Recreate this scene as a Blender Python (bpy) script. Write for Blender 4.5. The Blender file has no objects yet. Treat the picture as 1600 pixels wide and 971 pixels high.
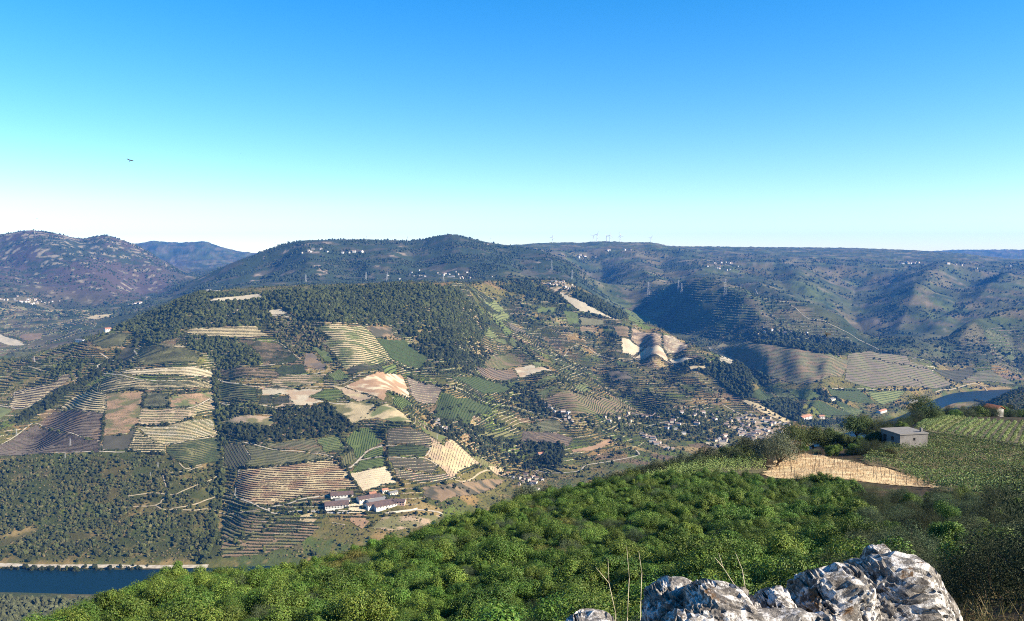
import bpy, math, random
import numpy as np
from math import radians, sin, cos, pi

# ------------------------------------------------------------------ camera
F, CU, CV, HOR, ZC = 1256.0, 800.0, 485.5, 405.0, 500.0      # focal length in photo pixels, eye level 500 m above the river
PITCH = math.atan((CV - HOR) / F)
SP, CP = math.sin(PITCH), math.cos(PITCH)
scene = bpy.context.scene
cam = bpy.data.objects.new('camera', bpy.data.cameras.new('camera'))
scene.collection.objects.link(cam)
cam.location = (0, 0, ZC)
cam.rotation_euler = (pi / 2 - PITCH, 0, 0)
cam.data.sensor_width = 36.0
cam.data.lens = 36.0 * F / 1600.0
cam.data.clip_start = 0.1
cam.data.clip_end = 60000
scene.camera = cam

# ------------------------------------------------------------------ sky and sun
SUN_AZ, SUN_EL = radians(110), radians(30)        # clockwise from the view direction
world = bpy.data.worlds.new('World'); scene.world = world
world.use_nodes = True
wn = world.node_tree; wn.nodes.clear()
sky = wn.nodes.new('ShaderNodeTexSky'); sky.sky_type = 'NISHITA'
sky.sun_disc = False
sky.sun_elevation = SUN_EL; sky.sun_rotation = SUN_AZ
sky.altitude = 0; sky.air_density = 1.0; sky.dust_density = 0.08; sky.ozone_density = 3.0
hsv = wn.nodes.new('ShaderNodeHueSaturation')
hsv.inputs['Saturation'].default_value = 1.45
hsv.inputs['Hue'].default_value = 0.503
bgn = wn.nodes.new('ShaderNodeBackground'); bgn.inputs[1].default_value = 0.080
wo = wn.nodes.new('ShaderNodeOutputWorld')
wn.links.new(sky.outputs[0], hsv.inputs['Color'])
wn.links.new(hsv.outputs[0], bgn.inputs[0]); wn.links.new(bgn.outputs[0], wo.inputs[0])
sl = bpy.data.lights.new('sun', 'SUN'); sl.energy = 5.0; sl.angle = radians(0.53); sl.color = (1.0, 0.89, 0.70)
sun = bpy.data.objects.new('sun', sl); scene.collection.objects.link(sun)
sun.rotation_euler = (pi / 2 - SUN_EL, 0, -SUN_AZ + pi)   # lamp -Z points away from the sun
sun.location = (0, 0, 900)
vs = scene.view_settings
vs.view_transform = 'Standard'; vs.look = 'None'; vs.exposure = 1.5; vs.gamma = 1.0
vs.use_curve_mapping = False
cy = scene.cycles
cy.use_denoising = False
cy.filter_width = 1.05
cy.max_bounces = 5; cy.diffuse_bounces = 2; cy.glossy_bounces = 2; cy.transmission_bounces = 2; cy.volume_bounces = 1
cy.transparent_max_bounces = 8
cy.use_adaptive_sampling = True; cy.adaptive_threshold = 0.008; cy.adaptive_min_samples = 48
cy.sample_clamp_indirect = 4.0

# ------------------------------------------------------------------ helpers
rng = np.random.default_rng(7)
HAZE_DENSITY = 0.29 / 9000
COL = scene.collection
MATS = {}

def _hash(ix, iy, seed):
    h = (ix.astype(np.int64) * 374761393 + iy.astype(np.int64) * 668265263 + seed * 974634721) & 0x7fffffff
    h = ((h ^ (h >> 13)) * 1274126177) & 0x7fffffff
    return h ^ (h >> 16)

def pnoise(x, y, seed=0):
    x = np.asarray(x, float); y = np.asarray(y, float)
    ix = np.floor(x); iy = np.floor(y)
    fx = x - ix; fy = y - iy
    ix = ix.astype(np.int64); iy = iy.astype(np.int64)
    u = fx * fx * fx * (fx * (fx * 6 - 15) + 10); v = fy * fy * fy * (fy * (fy * 6 - 15) + 10)
    def g(dx, dy):
        an = _hash(ix + dx, iy + dy, seed) % 4096 * (2 * pi / 4096)
        return np.cos(an) * (fx - dx) + np.sin(an) * (fy - dy)
    n0 = g(0, 0) * (1 - u) + g(1, 0) * u
    n1 = g(0, 1) * (1 - u) + g(1, 1) * u
    return (n0 * (1 - v) + n1 * v) * 1.5

def fbm(x, y, oct=4, seed=0, gain=0.5):
    s = 0; a = 1; f = 1; t = 0
    for i in range(oct):
        s = s + a * pnoise(x * f + 17.3 * i, y * f - 9.1 * i, seed + i); t += a; a *= gain; f *= 2.03
    return s / t

def noise3(P, scale, seed=0, oct=4, gain=0.5):
    """3D noise from three planes of 2D noise"""
    s = 0; a = 1; f = scale; t = 0
    for i in range(oct):
        x, y, z = P[:, 0] * f, P[:, 1] * f, P[:, 2] * f
        s = s + a * (pnoise(x + 3.1 * z, y - 1.7 * z, seed + i) + pnoise(y + 2.3 * x + 11, z + 1.3 * x, seed + 31 + i) + pnoise(z - 1.9 * y + 5, x + 2.1 * y, seed + 57 + i)) * 0.62
        t += a; a *= gain; f *= 2.1
    return s / t

def sstep(a, b, x):
    t = np.clip((x - a) / (b - a), 0, 1); return t * t * (3 - 2 * t)

def pchip(xk, yk, x):
    """monotone cubic through (xk, yk); 1D"""
    xk = np.asarray(xk, float); yk = np.asarray(yk, float)
    h = np.diff(xk); d = np.diff(yk) / h
    m = np.zeros_like(yk)
    if len(xk) > 2:
        w1 = 2 * h[1:] + h[:-1]; w2 = h[1:] + 2 * h[:-1]
        ok = d[:-1] * d[1:] > 0
        with np.errstate(divide='ignore', invalid='ignore'):
            hm = (w1 + w2) / (w1 / d[:-1] + w2 / d[1:])
        m[1:-1] = np.where(ok, hm, 0)
    m[0] = d[0]; m[-1] = d[-1]
    i = np.clip(np.searchsorted(xk, x) - 1, 0, len(h) - 1)
    t = (x - xk[i]) / h[i]
    out = ((1 + 2 * t) * (1 - t) ** 2 * yk[i] + t * (1 - t) ** 2 * h[i] * m[i] + t * t * (3 - 2 * t) * yk[i + 1] + t * t * (t - 1) * h[i] * m[i + 1])
    out = np.where(x < xk[0], yk[0], out)
    return np.where(x > xk[-1], yk[-1], out)

def mesh_np(name, V, Fq, smooth=True, cols=None, mat=None, midx=None):
    """mesh from numpy: V (n,3), Fq list/array of equal-length faces, or a list of such arrays"""
    me = bpy.data.meshes.new(name)
    V = np.asarray(V, np.float32)
    groups = Fq if isinstance(Fq, list) and len(Fq) and isinstance(Fq[0], np.ndarray) else [np.asarray(Fq)]
    groups = [g for g in groups if len(g)]
    me.vertices.add(len(V)); me.vertices.foreach_set('co', V.ravel())
    if not groups: me.update(); return me
    nl = sum(g.size for g in groups); nf = sum(len(g) for g in groups)
    me.loops.add(nl); me.polygons.add(nf)
    me.loops.foreach_set('vertex_index', np.concatenate([g.ravel() for g in groups]).astype(np.int32))
    st = []; o = 0
    for g in groups:
        st.append(o + np.arange(len(g)) * g.shape[1]); o += g.size
    me.polygons.foreach_set('loop_start', np.concatenate(st).astype(np.int32))
    if midx is not None:
        me.polygons.foreach_set('material_index', np.asarray(midx, np.int32))
    me.polygons.foreach_set('use_smooth', np.full(nf, bool(smooth)))
    me.update(calc_edges=True)
    if cols is not None:
        at = me.color_attributes.new('Col', 'FLOAT_COLOR', 'POINT')
        c = np.ones((len(V), 4), np.float32); c[:, :cols.shape[1]] = cols
        at.data.foreach_set('color', c.ravel())
    for m in (mat if isinstance(mat, (list, tuple)) else [mat]):
        if m is not None: me.materials.append(m)
    return me

def link(name, me, parent=None, label=None, cat=None, group=None, kind=None, loc=None, rotz=None):
    o = bpy.data.objects.new(name, me); COL.objects.link(o)
    if parent is not None: o.parent = parent
    if label: o['label'] = label
    if cat: o['category'] = cat
    if group: o['group'] = group
    if kind: o['kind'] = kind
    if loc is not None: o.location = loc
    if rotz is not None: o.rotation_euler = (0, 0, rotz)
    return o

def grid_faces(nr, nc):
    i = np.arange(nr - 1)[:, None] * nc + np.arange(nc - 1)[None]
    return np.stack([i, i + 1, i + 1 + nc, i + nc], -1).reshape(-1, 4)

class MB:
    """collects boxes, bars and quads into one mesh"""
    def __init__(s): s.v = []; s.f4 = []; s.f3 = []; s.n = 0
    def add(s, V, F4=None, F3=None):
        V = np.asarray(V, float); s.v.append(V)
        if F4 is not None and len(F4): s.f4.append(np.asarray(F4, int) + s.n)
        if F3 is not None and len(F3): s.f3.append(np.asarray(F3, int) + s.n)
        s.n += len(V)
    def box(s, x0, x1, y0, y1, z0, z1, M=None):
        V = np.array([(x, y, z) for z in (z0, z1) for y in (y0, y1) for x in (x0, x1)], float)
        if M is not None: V = V @ np.asarray(M).T
        s.add(V, [(0, 2, 3, 1), (4, 5, 7, 6), (0, 1, 5, 4), (2, 6, 7, 3), (0, 4, 6, 2), (1, 3, 7, 5)])
    def bar(s, p, q, r0, r1=None, n=4):
        p = np.asarray(p, float); q = np.asarray(q, float); r1 = r0 if r1 is None else r1
        d = q - p; d = d / (np.linalg.norm(d) + 1e-9)
        a = np.cross(d, (0, 0, 1) if abs(d[2]) < 0.9 else (1, 0, 0)); a /= np.linalg.norm(a); b = np.cross(d, a)
        t = np.arange(n) * 2 * pi / n
        ring = np.cos(t)[:, None] * a + np.sin(t)[:, None] * b
        V = np.vstack([p + ring * r0, q + ring * r1])
        F4 = [(i, (i + 1) % n, n + (i + 1) % n, n + i) for i in range(n)]
        s.add(V, F4)
        if n == 4: s.f4.append(np.array([(3, 2, 1, 0), (4, 5, 6, 7)]) + s.n - 8)
    def mesh(s, name, mat, smooth=False, cols=None):
        g = []
        if s.f4: g.append(np.vstack(s.f4))
        if s.f3: g.append(np.vstack(s.f3))
        return mesh_np(name, np.vstack(s.v), g, smooth, cols, mat)
    def build(s, name, mat, parent=None, smooth=False, **k):
        return link(name, s.mesh(name, mat, smooth), parent, **k)

def lin(h):
    """sRGB 0-255 triple to linear"""
    c = np.asarray(h, float) / 255.0
    return tuple(np.where(c <= 0.04045, c / 12.92, ((c + 0.055) / 1.055) ** 2.4))

def N(nt, t, **kw):
    n = nt.nodes.new(t)
    for k, v in kw.items(): setattr(n, k, v)
    return n

def mat_basic(name, col, rough=0.9, var=0.25, scale=3.0, attr=None, bump=0.0, bscale=None, inst=False, transl=0.0, spec=0.3, col2=None, detail=5):
    """principled with fine procedural variation; attr = colour attribute used as base colour; inst = per-instance tint"""
    if name in MATS: return MATS[name]
    m = bpy.data.materials.new(name); MATS[name] = m
    m.use_nodes = True; nt = m.node_tree; L = nt.links
    bs = nt.nodes['Principled BSDF']
    bs.inputs['Roughness'].default_value = rough
    bs.inputs['Specular IOR Level'].default_value = spec
    geo = N(nt, 'ShaderNodeNewGeometry') if not inst else None
    tc = N(nt, 'ShaderNodeTexCoord')
    pos = geo.outputs['Position'] if geo else tc.outputs['Object']
    nz = N(nt, 'ShaderNodeTexNoise'); nz.inputs['Scale'].default_value = scale; nz.inputs['Detail'].default_value = detail
    nz.inputs['Roughness'].default_value = 0.65
    L.new(pos, nz.inputs['Vector'])
    if attr:
        ca = N(nt, 'ShaderNodeAttribute', attribute_name=attr); base = ca.outputs['Color']
    else:
        rgb = N(nt, 'ShaderNodeRGB'); rgb.outputs[0].default_value = (*col, 1); base = rgb.outputs[0]
    if col2 is not None:
        mx = N(nt, 'ShaderNodeMix', data_type='RGBA'); mx.inputs[7].default_value = (*col2, 1)
        rp = N(nt, 'ShaderNodeValToRGB'); rp.color_ramp.elements[0].position = 0.42; rp.color_ramp.elements[1].position = 0.6
        nz2 = N(nt, 'ShaderNodeTexNoise'); nz2.inputs['Scale'].default_value = scale * 0.37; nz2.inputs['Detail'].default_value = 4
        L.new(pos, nz2.inputs['Vector']); L.new(nz2.outputs[0], rp.inputs[0])
        L.new(rp.outputs[0], mx.inputs[0]); L.new(base, mx.inputs[6]); base = mx.outputs[2]
    hv = N(nt, 'ShaderNodeHueSaturation')
    mr = N(nt, 'ShaderNodeMapRange'); mr.inputs[1].default_value = 0.25; mr.inputs[2].default_value = 0.75
    mr.inputs[3].default_value = 1 - var; mr.inputs[4].default_value = 1 + var
    L.new(nz.outputs[0], mr.inputs[0]); L.new(mr.outputs[0], hv.inputs['Value']); L.new(base, hv.inputs['Color'])
    out = hv.outputs[0]
    if inst:
        ia = N(nt, 'ShaderNodeAttribute', attribute_name='tint', attribute_type='INSTANCER')
        mm = N(nt, 'ShaderNodeMix', data_type='RGBA', blend_type='MULTIPLY'); mm.inputs[0].default_value = 1
        L.new(out, mm.inputs[6]); L.new(ia.outputs['Color'], mm.inputs[7]); out = mm.outputs[2]
    L.new(out, bs.inputs['Base Color'])
    if bump:
        bn = N(nt, 'ShaderNodeTexNoise'); bn.inputs['Scale'].default_value = bscale or scale; bn.inputs['Detail'].default_value = 6
        bp = N(nt, 'ShaderNodeBump'); bp.inputs['Strength'].default_value = bump; bp.inputs['Distance'].default_value = 1.0 / (bscale or scale)
        L.new(pos, bn.inputs['Vector']); L.new(bn.outputs[0], bp.inputs['Height']); L.new(bp.outputs[0], bs.inputs['Normal'])
    if transl:
        tr = N(nt, 'ShaderNodeBsdfTranslucent'); ms = N(nt, 'ShaderNodeMixShader'); ms.inputs[0].default_value = transl
        L.new(out, tr.inputs[0]); L.new(bs.outputs[0], ms.inputs[1]); L.new(tr.outputs[0], ms.inputs[2])
        L.new(ms.outputs[0], nt.nodes['Material Output'].inputs[0])
    return m
# ------------------------------------------------------------------ the lie of the land
def ray(u, v):
    """photo pixel -> (x/y, z/y) slopes of the line of sight"""
    r = (u - CU) / F; s = (CV - v) / F
    y = CP + s * SP
    return r / y, (-SP + s * CP) / y

def V(u, Y, v): a, m = ray(u, v); return (a, Y, m)           # a point seen at pixel (u, v) at depth Y
def Z(u, Y, z):                                              # a point at depth Y and height z
    m = (z - ZC) / Y; s = (m * CP + SP) / (CP - m * SP)
    return ((u - CU) / F / (CP + s * SP), Y, m)

# contour by contour from the viewer's feet to the horizon; each line runs from left to right
LINES = [
 ([Z(u, .8, 498.3) for u in (-400, 800, 2000)], 1),
 ([Z(-400, 6, 496.2), Z(300, 6, 496.2), Z(900, 6, 496.5), Z(1300, 6, 496.9), Z(1600, 6, 496.8), Z(2000, 6, 496.9)], 14),
 ([Z(-400, 22, 487.4), Z(300, 22, 487.8), Z(800, 22, 488.4), Z(1150, 22, 489.6), Z(1400, 22, 490.6), Z(1600, 22, 491), Z(2000, 22, 491.6)], 24),
 ([V(-400, 28, 1100), V(0, 32, 1040), V(300, 40, 955), V(600, 48, 918), V(800, 54, 874), V(1000, 61, 832), V(1300, 66, 806), V(1600, 70, 790), V(2000, 72, 790)], 30),
 ([V(-400, 36, 1100), V(50, 40, 1016), V(200, 48, 947), V(300, 53, 916), V(400, 58, 914), V(600, 70, 867), V(800, 85, 802), V(900, 95, 776), V(1000, 104, 757), V(1100, 108, 742), V(1200, 112, 738), V(1320, 112, 736), V(1450, 110, 742), V(1600, 112, 738), V(2000, 112, 740)], 24),
 ([V(-400, 40, 1130), V(50, 46, 1038), V(200, 55, 970), V(300, 60, 938), V(400, 66, 935), V(600, 79, 884), V(800, 96, 815), V(900, 104, 787), V(1000, 113, 757), V(1100, 124, 730), V(1200, 140, 712), V(1320, 145, 703), V(1400, 143, 698), V(1500, 143, 698), V(1600, 145, 694), V(2000, 145, 694)], 20),
 ([V(-400, 46, 1160), V(50, 55, 1068), V(200, 65, 995), V(300, 71, 962), V(400, 78, 958), V(600, 92, 902), V(800, 110, 832), V(900, 120, 800), V(1000, 130, 765), V(1100, 145, 735), V(1200, 170, 716), V(1320, 180, 690), V(1400, 200, 672), V(1480, 240, 652), V(1540, 255, 651), V(1600, 260, 652), V(2000, 260, 652)], 26),
 ([V(-400, 400, 1090), V(0, 400, 1070), V(600, 400, 950), V(1000, 400, 840), V(1300, 420, 760), V(1600, 460, 720), V(2000, 460, 720)], 14),
 ([Z(-600, 1030, 18), Z(0, 1050, 15), Z(100, 1060, 12), Z(600, 1080, 20), Z(1000, 1400, 30), Z(1300, 2000, 30), V(1480, 2350, 680), V(1540, 2420, 634), V(1600, 2450, 606), V(1750, 2500, 585), V(2000, 2500, 570)], 26),
 ([Z(-600, 1150, 1), Z(0, 1173, 1), Z(150, 1165, 1), Z(600, 1200, 1), Z(800, 1230, 1), Z(900, 1320, 1), Z(1000, 1450, 1), Z(1200, 1720, 1), Z(1300, 1980, 1), Z(1400, 2260, 1), Z(1500, 2770, 1), Z(1600, 2830, 1), Z(2000, 2850, 1)], 12),
 ([Z(-600, 1215, -8), Z(0, 1225, -8), Z(200, 1220, -8), Z(600, 1260, -8), Z(800, 1330, -8), Z(900, 1440, -8), Z(1000, 1580, -8), Z(1200, 1840, -8), Z(1300, 2120, -8), Z(1400, 2400, -8), Z(1500, 2890, -8), Z(1600, 2970, -8), Z(2000, 3000, -8)], 5),
 ([Z(-600, 1270, 1), Z(0, 1276, 1), Z(200, 1272, 1), Z(400, 1285, 1), Z(600, 1310, 1), Z(800, 1440, 1), Z(900, 1560, 1), Z(1000, 1700, 1), Z(1100, 1800, 1), Z(1200, 1960, 1), Z(1300, 2240, 1), Z(1400, 2520, 1), Z(1500, 3000, 1), Z(1600, 3080, 1), Z(2000, 3150, 1)], 5),
 ([Z(-600, 1300, 9), Z(0, 1302, 9), Z(200, 1298, 9), Z(400, 1315, 10), Z(600, 1345, 20), Z(800, 1480, 10), Z(900, 1600, 10), Z(1000, 1750, 10), Z(1100, 1860, 10), Z(1200, 2030, 10), Z(1300, 2320, 8), Z(1400, 2600, 9), Z(1500, 3020, 8), Z(1600, 3100, 8), Z(2000, 3170, 8)], 6),
 ([V(-600, 1370, 845), V(0, 1362, 842), V(250, 1362, 840), V(400, 1400, 818), V(500, 1420, 803), V(620, 1440, 795), V(700, 1500, 778), V(760, 1640, 760), V(800, 1750, 746), V(900, 1850, 726), V(1000, 1980, 706), V(1100, 2060, 694), V(1200, 2140, 687), V(1300, 2500, 645), V(1400, 2720, 628), V(1500, 3040, 605), V(1600, 3120, 603), V(2000, 3200, 600)], 24),
 ([V(-600, 1640, 700), V(0, 1640, 700), V(250, 1680, 682), V(450, 1690, 680), V(600, 1660, 695), V(700, 1760, 676), V(760, 1980, 662), V(800, 2150, 640), V(900, 2250, 640), V(1000, 2300, 650), V(1100, 2300, 655), V(1200, 2250, 673), V(1300, 2600, 620), V(1400, 2790, 612), V(1500, 3085, 596), V(1600, 3150, 598), V(2000, 3230, 594)], 95),
 ([V(-600, 1950, 622), V(0, 1950, 620), V(200, 2060, 565), V(300, 2080, 553), V(500, 2060, 560), V(600, 2050, 567), V(700, 2200, 560), V(760, 2550, 545), V(800, 2780, 530), V(900, 2850, 545), V(1000, 2800, 570), V(1100, 2600, 600), V(1200, 2330, 655), V(1250, 2400, 650), V(1275, 2540, 624), V(1300, 2700, 597), V(1400, 2860, 597), V(1500, 3130, 588), V(1600, 3180, 594), V(2000, 3260, 588)], 80),
 ([V(-600, 2300, 562), V(0, 2300, 562), V(60, 2330, 551), V(140, 2400, 527), V(190, 2470, 509), V(240, 2520, 488), V(320, 2600, 457), V(400, 2700, 450), V(560, 2750, 444), V(650, 2800, 441), V(700, 2850, 443), V(740, 3150, 441), V(800, 3550, 437), V(870, 3600, 438), V(900, 3530, 447), V(960, 3400, 481), V(1000, 3300, 501), V(1100, 2950, 546), V(1160, 2750, 572), V(1200, 2520, 622), V(1245, 2440, 644), V(1272, 2600, 612), V(1300, 2780, 579), V(1400, 2930, 583), V(1500, 3165, 581), V(1600, 3220, 586), V(2000, 3300, 580)], 80),
 ([Z(-600, 2700, 110), Z(0, 2700, 110), Z(150, 2850, 150), Z(250, 3000, 215), Z(400, 3200, 290), Z(560, 3300, 310), Z(700, 3500, 330), Z(800, 3850, 330), Z(900, 3850, 300), Z(1000, 3600, 170), Z(1100, 3150, 120), Z(1160, 2880, 92), Z(1200, 2650, 48), Z(1245, 2640, 62), Z(1272, 2740, 105), V(1300, 2870, 560), V(1400, 3010, 567), V(1500, 3200, 575), V(1600, 3260, 579), V(2000, 3340, 570)], 16),
 ([V(-600, 3200, 540), V(0, 3200, 540), V(150, 3300, 520), V(250, 3500, 487), V(400, 3700, 450), V(560, 3900, 442), V(700, 4000, 438), V(800, 4150, 436), V(900, 4050, 460), V(1000, 3900, 502), V(1100, 3450, 529), V(1200, 3100, 536), V(1300, 2972, 545), V(1400, 3082, 555), V(1500, 3235, 569), V(1600, 3320, 568), V(2000, 3400, 550)], 30),
 ([V(-600, 3800, 500), V(0, 3800, 500), V(150, 3900, 492), V(250, 4000, 477), V(400, 4100, 440), V(560, 4200, 432), V(700, 4250, 427), V(800, 4350, 428), V(900, 4250, 448), V(1000, 4100, 490), V(1100, 3700, 511), V(1200, 3300, 541), V(1300, 3200, 552), V(1400, 3250, 560), V(1500, 3400, 566), V(1600, 3450, 547), V(2000, 3500, 520)], 20),
 ([V(-600, 4300, 466), V(0, 4300, 468), V(150, 4400, 474), V(250, 4500, 466), V(400, 4450, 421), V(560, 4550, 405), V(700, 4650, 402), V(800, 4600, 408), V(900, 4400, 435), V(1000, 4400, 468), V(1100, 4300, 446), V(1170, 4000, 450), V(1200, 3900, 463), V(1300, 3700, 505), V(1390, 3550, 553), V(1430, 3550, 552), V(1500, 3640, 528), V(1600, 3858, 488), V(2000, 3950, 440)], 28),
 ([V(-600, 4700, 440), V(0, 4700, 442), V(150, 4750, 455), V(230, 4750, 468), V(300, 4800, 437), V(400, 4900, 396), V(480, 5000, 375), V(560, 5100, 374), V(640, 5200, 376), V(680, 5280, 371), V(705, 5300, 368), V(750, 5250, 375), V(800, 5150, 383), V(850, 5000, 394), V(900, 4700, 416), V(930, 4650, 434), V(1000, 4800, 446), V(1100, 4600, 453), V(1200, 4300, 476), V(1300, 4100, 513), V(1400, 3900, 540), V(1500, 3950, 531), V(1600, 4300, 494), V(2000, 4400, 450)], 34),
 ([V(-600, 5400, 400), V(0, 5400, 402), V(150, 5400, 418), V(230, 5400, 440), V(300, 5500, 436), V(400, 5600, 410), V(560, 5800, 390), V(700, 5900, 388), V(800, 5700, 396), V(850, 5500, 408), V(900, 5200, 424), V(930, 5200, 432), V(1000, 5500, 420), V(1100, 5300, 426), V(1200, 5000, 431), V(1300, 5000, 441), V(1400, 5000, 450), V(1500, 4900, 455), V(1600, 5000, 450), V(2000, 5000, 445)], 34),
 ([V(-600, 6400, 362), V(0, 6300, 366), V(50, 6300, 362), V(80, 6300, 365), V(130, 6400, 372), V(160, 6400, 368), V(185, 6450, 374), V(210, 6500, 384), V(250, 6600, 404), V(300, 6700, 424), V(400, 6900, 410), V(560, 7000, 395), V(780, 7200, 384), V(830, 7300, 380), V(870, 7400, 379), V(905, 7500, 379), V(935, 7600, 376.5), V(980, 7700, 378), V(1017, 7800, 379), V(1050, 8000, 384), V(1150, 8500, 386), V(1300, 9000, 387), V(1400, 8800, 390), V(1480, 8300, 394), V(1600, 7500, 405), V(2000, 7300, 400)], 44),
 ([V(-600, 8500, 400), V(0, 8500, 400), V(250, 8500, 415), V(560, 9500, 400), V(900, 9800, 395), V(1300, 10500, 400), V(1600, 9500, 412), V(2000, 9500, 410)], 8),
 ([V(-600, 12500, 395), V(0, 12000, 388), V(215, 11000, 380), V(240, 11000, 376.5), V(275, 11000, 379), V(318, 11000, 377.5), V(345, 11000, 386), V(385, 11200, 394), V(450, 11500, 398), V(800, 12000, 396), V(1300, 13000, 396), V(1440, 13500, 393), V(1500, 13500, 390.5), V(1600, 13500, 390), V(2000, 13500, 392)], 14),
 ([Z(-600, 16000, 200), Z(800, 16000, 200), Z(2000, 16000, 200)], 6),
]
NK = len(LINES)
A = np.unique(np.concatenate([np.linspace(-1.45, -0.70, 34), np.linspace(-0.70, 0.70, 740), np.linspace(0.70, 1.45, 34)]))
lnYk = np.zeros((NK, len(A))); mk = np.zeros((NK, len(A)))
for k, (pts, n) in enumerate(LINES):
    p = np.array(sorted(pts)); lnYk[k] = pchip(p[:, 0], np.log(p[:, 1]), A); mk[k] = pchip(p[:, 0], p[:, 2], A)
for k in range(1, NK): lnYk[k] = np.maximum(lnYk[k], lnYk[k - 1] + 0.004)
q = [0.0]; QROW = [0]
for k in range(1, NK):
    n = LINES[k][1]; q += list(k - 1 + np.arange(1, n + 1) / n); QROW.append(len(q) - 1)
q = np.array(q); NR = len(q); NCOL = len(A)
k0 = np.clip(np.floor(q).astype(int), 0, NK - 2); fr = (q - k0)[:, None]
LNY = lnYk[k0] * (1 - fr) + lnYk[k0 + 1] * fr
MG = np.zeros_like(LNY)
for j in range(NCOL): MG[:, j] = pchip(lnYk[:, j], mk[:, j], LNY[:, j])
YG = np.exp(LNY); XG = A[None] * YG; ZG = ZC + MG * YG

NS = 6000
S0, S1 = math.log(0.8), math.log(16000); SS = np.linspace(S0, S1, NS)
def rasterise():
    global RAS
    RAS = np.empty((NS, NCOL), np.float32)
    for j in range(NCOL): RAS[:, j] = np.interp(SS, LNY[:, j], ZG[:, j])
rasterise()

def hz(x, y):
    """ground height at (x, y)"""
    x = np.asarray(x, float); y = np.maximum(np.asarray(y, float), 0.9)
    a = np.clip(x / y, A[0], A[-1] - 1e-6); j = np.clip(np.searchsorted(A, a, side='right') - 1, 0, NCOL - 2)
    ta = (a - A[j]) / (A[j + 1] - A[j])
    s = (np.log(y) - S0) / (S1 - S0) * (NS - 1); i = np.clip(s.astype(int), 0, NS - 2); ts = np.clip(s - i, 0, 1)
    return ((RAS[i, j] * (1 - ts) + RAS[i + 1, j] * ts) * (1 - ta) + (RAS[i, j + 1] * (1 - ts) + RAS[i + 1, j + 1] * ts) * ta)

YS = np.exp(SS)
def hit(u, v, ymin=700.0, ymax=15500.0):
    """ground point seen at pixel (u, v), nearest beyond depth ymin"""
    a, m = ray(u, v)
    j = int(np.clip(np.searchsorted(A, a, side='right') - 1, 0, NCOL - 2)); t = (a - A[j]) / (A[j + 1] - A[j])
    i0 = int(np.searchsorted(YS, ymin)); i1 = int(np.searchsorted(YS, ymax))
    col = RAS[i0:i1, j] * (1 - t) + RAS[i0:i1, j + 1] * t
    d = (col - ZC) / YS[i0:i1] - m
    w = np.nonzero(d >= 0)[0]
    if len(w) == 0:
        i = int(np.argmax(d)); y = YS[i0 + i]
    else:
        i = int(w[0]); y = YS[i0 + i]
        if i > 0 and d[i] > d[i - 1]:
            y = YS[i0 + i - 1] + (y - YS[i0 + i - 1]) * (-d[i - 1]) / (d[i] - d[i - 1])
    x = a * y
    return np.array([x, y, float(hz(x, y))])
def hits(pts, ymin=700.0, ymax=15500.0): return np.array([hit(u, v, ymin, ymax) for u, v in pts])

def seg_dist(x, y, P):
    """distance from points to polyline P (n,2+), and the position along it"""
    best = np.full(x.shape, 1e9)
    for (x0, y0), (x1, y1) in zip(P[:-1, :2], P[1:, :2]):
        dx, dy = x1 - x0, y1 - y0; L = dx * dx + dy * dy + 1e-9
        t = np.clip(((x - x0) * dx + (y - y0) * dy) / L, 0, 1)
        best = np.minimum(best, np.hypot(x - x0 - t * dx, y - y0 - t * dy))
    return best

def in_poly(x, y, P):
    c = np.zeros(np.shape(x), bool); n = len(P); j = n - 1
    for i in range(n):
        xi, yi = P[i][0], P[i][1]; xj, yj = P[j][0], P[j][1]
        with np.errstate(divide='ignore', invalid='ignore'):
            k = ((yi > y) != (yj > y)) & (x < (xj - xi) * (y - yi) / (yj - yi + 1e-12) + xi)
        c ^= k; j = i
    return c

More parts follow.
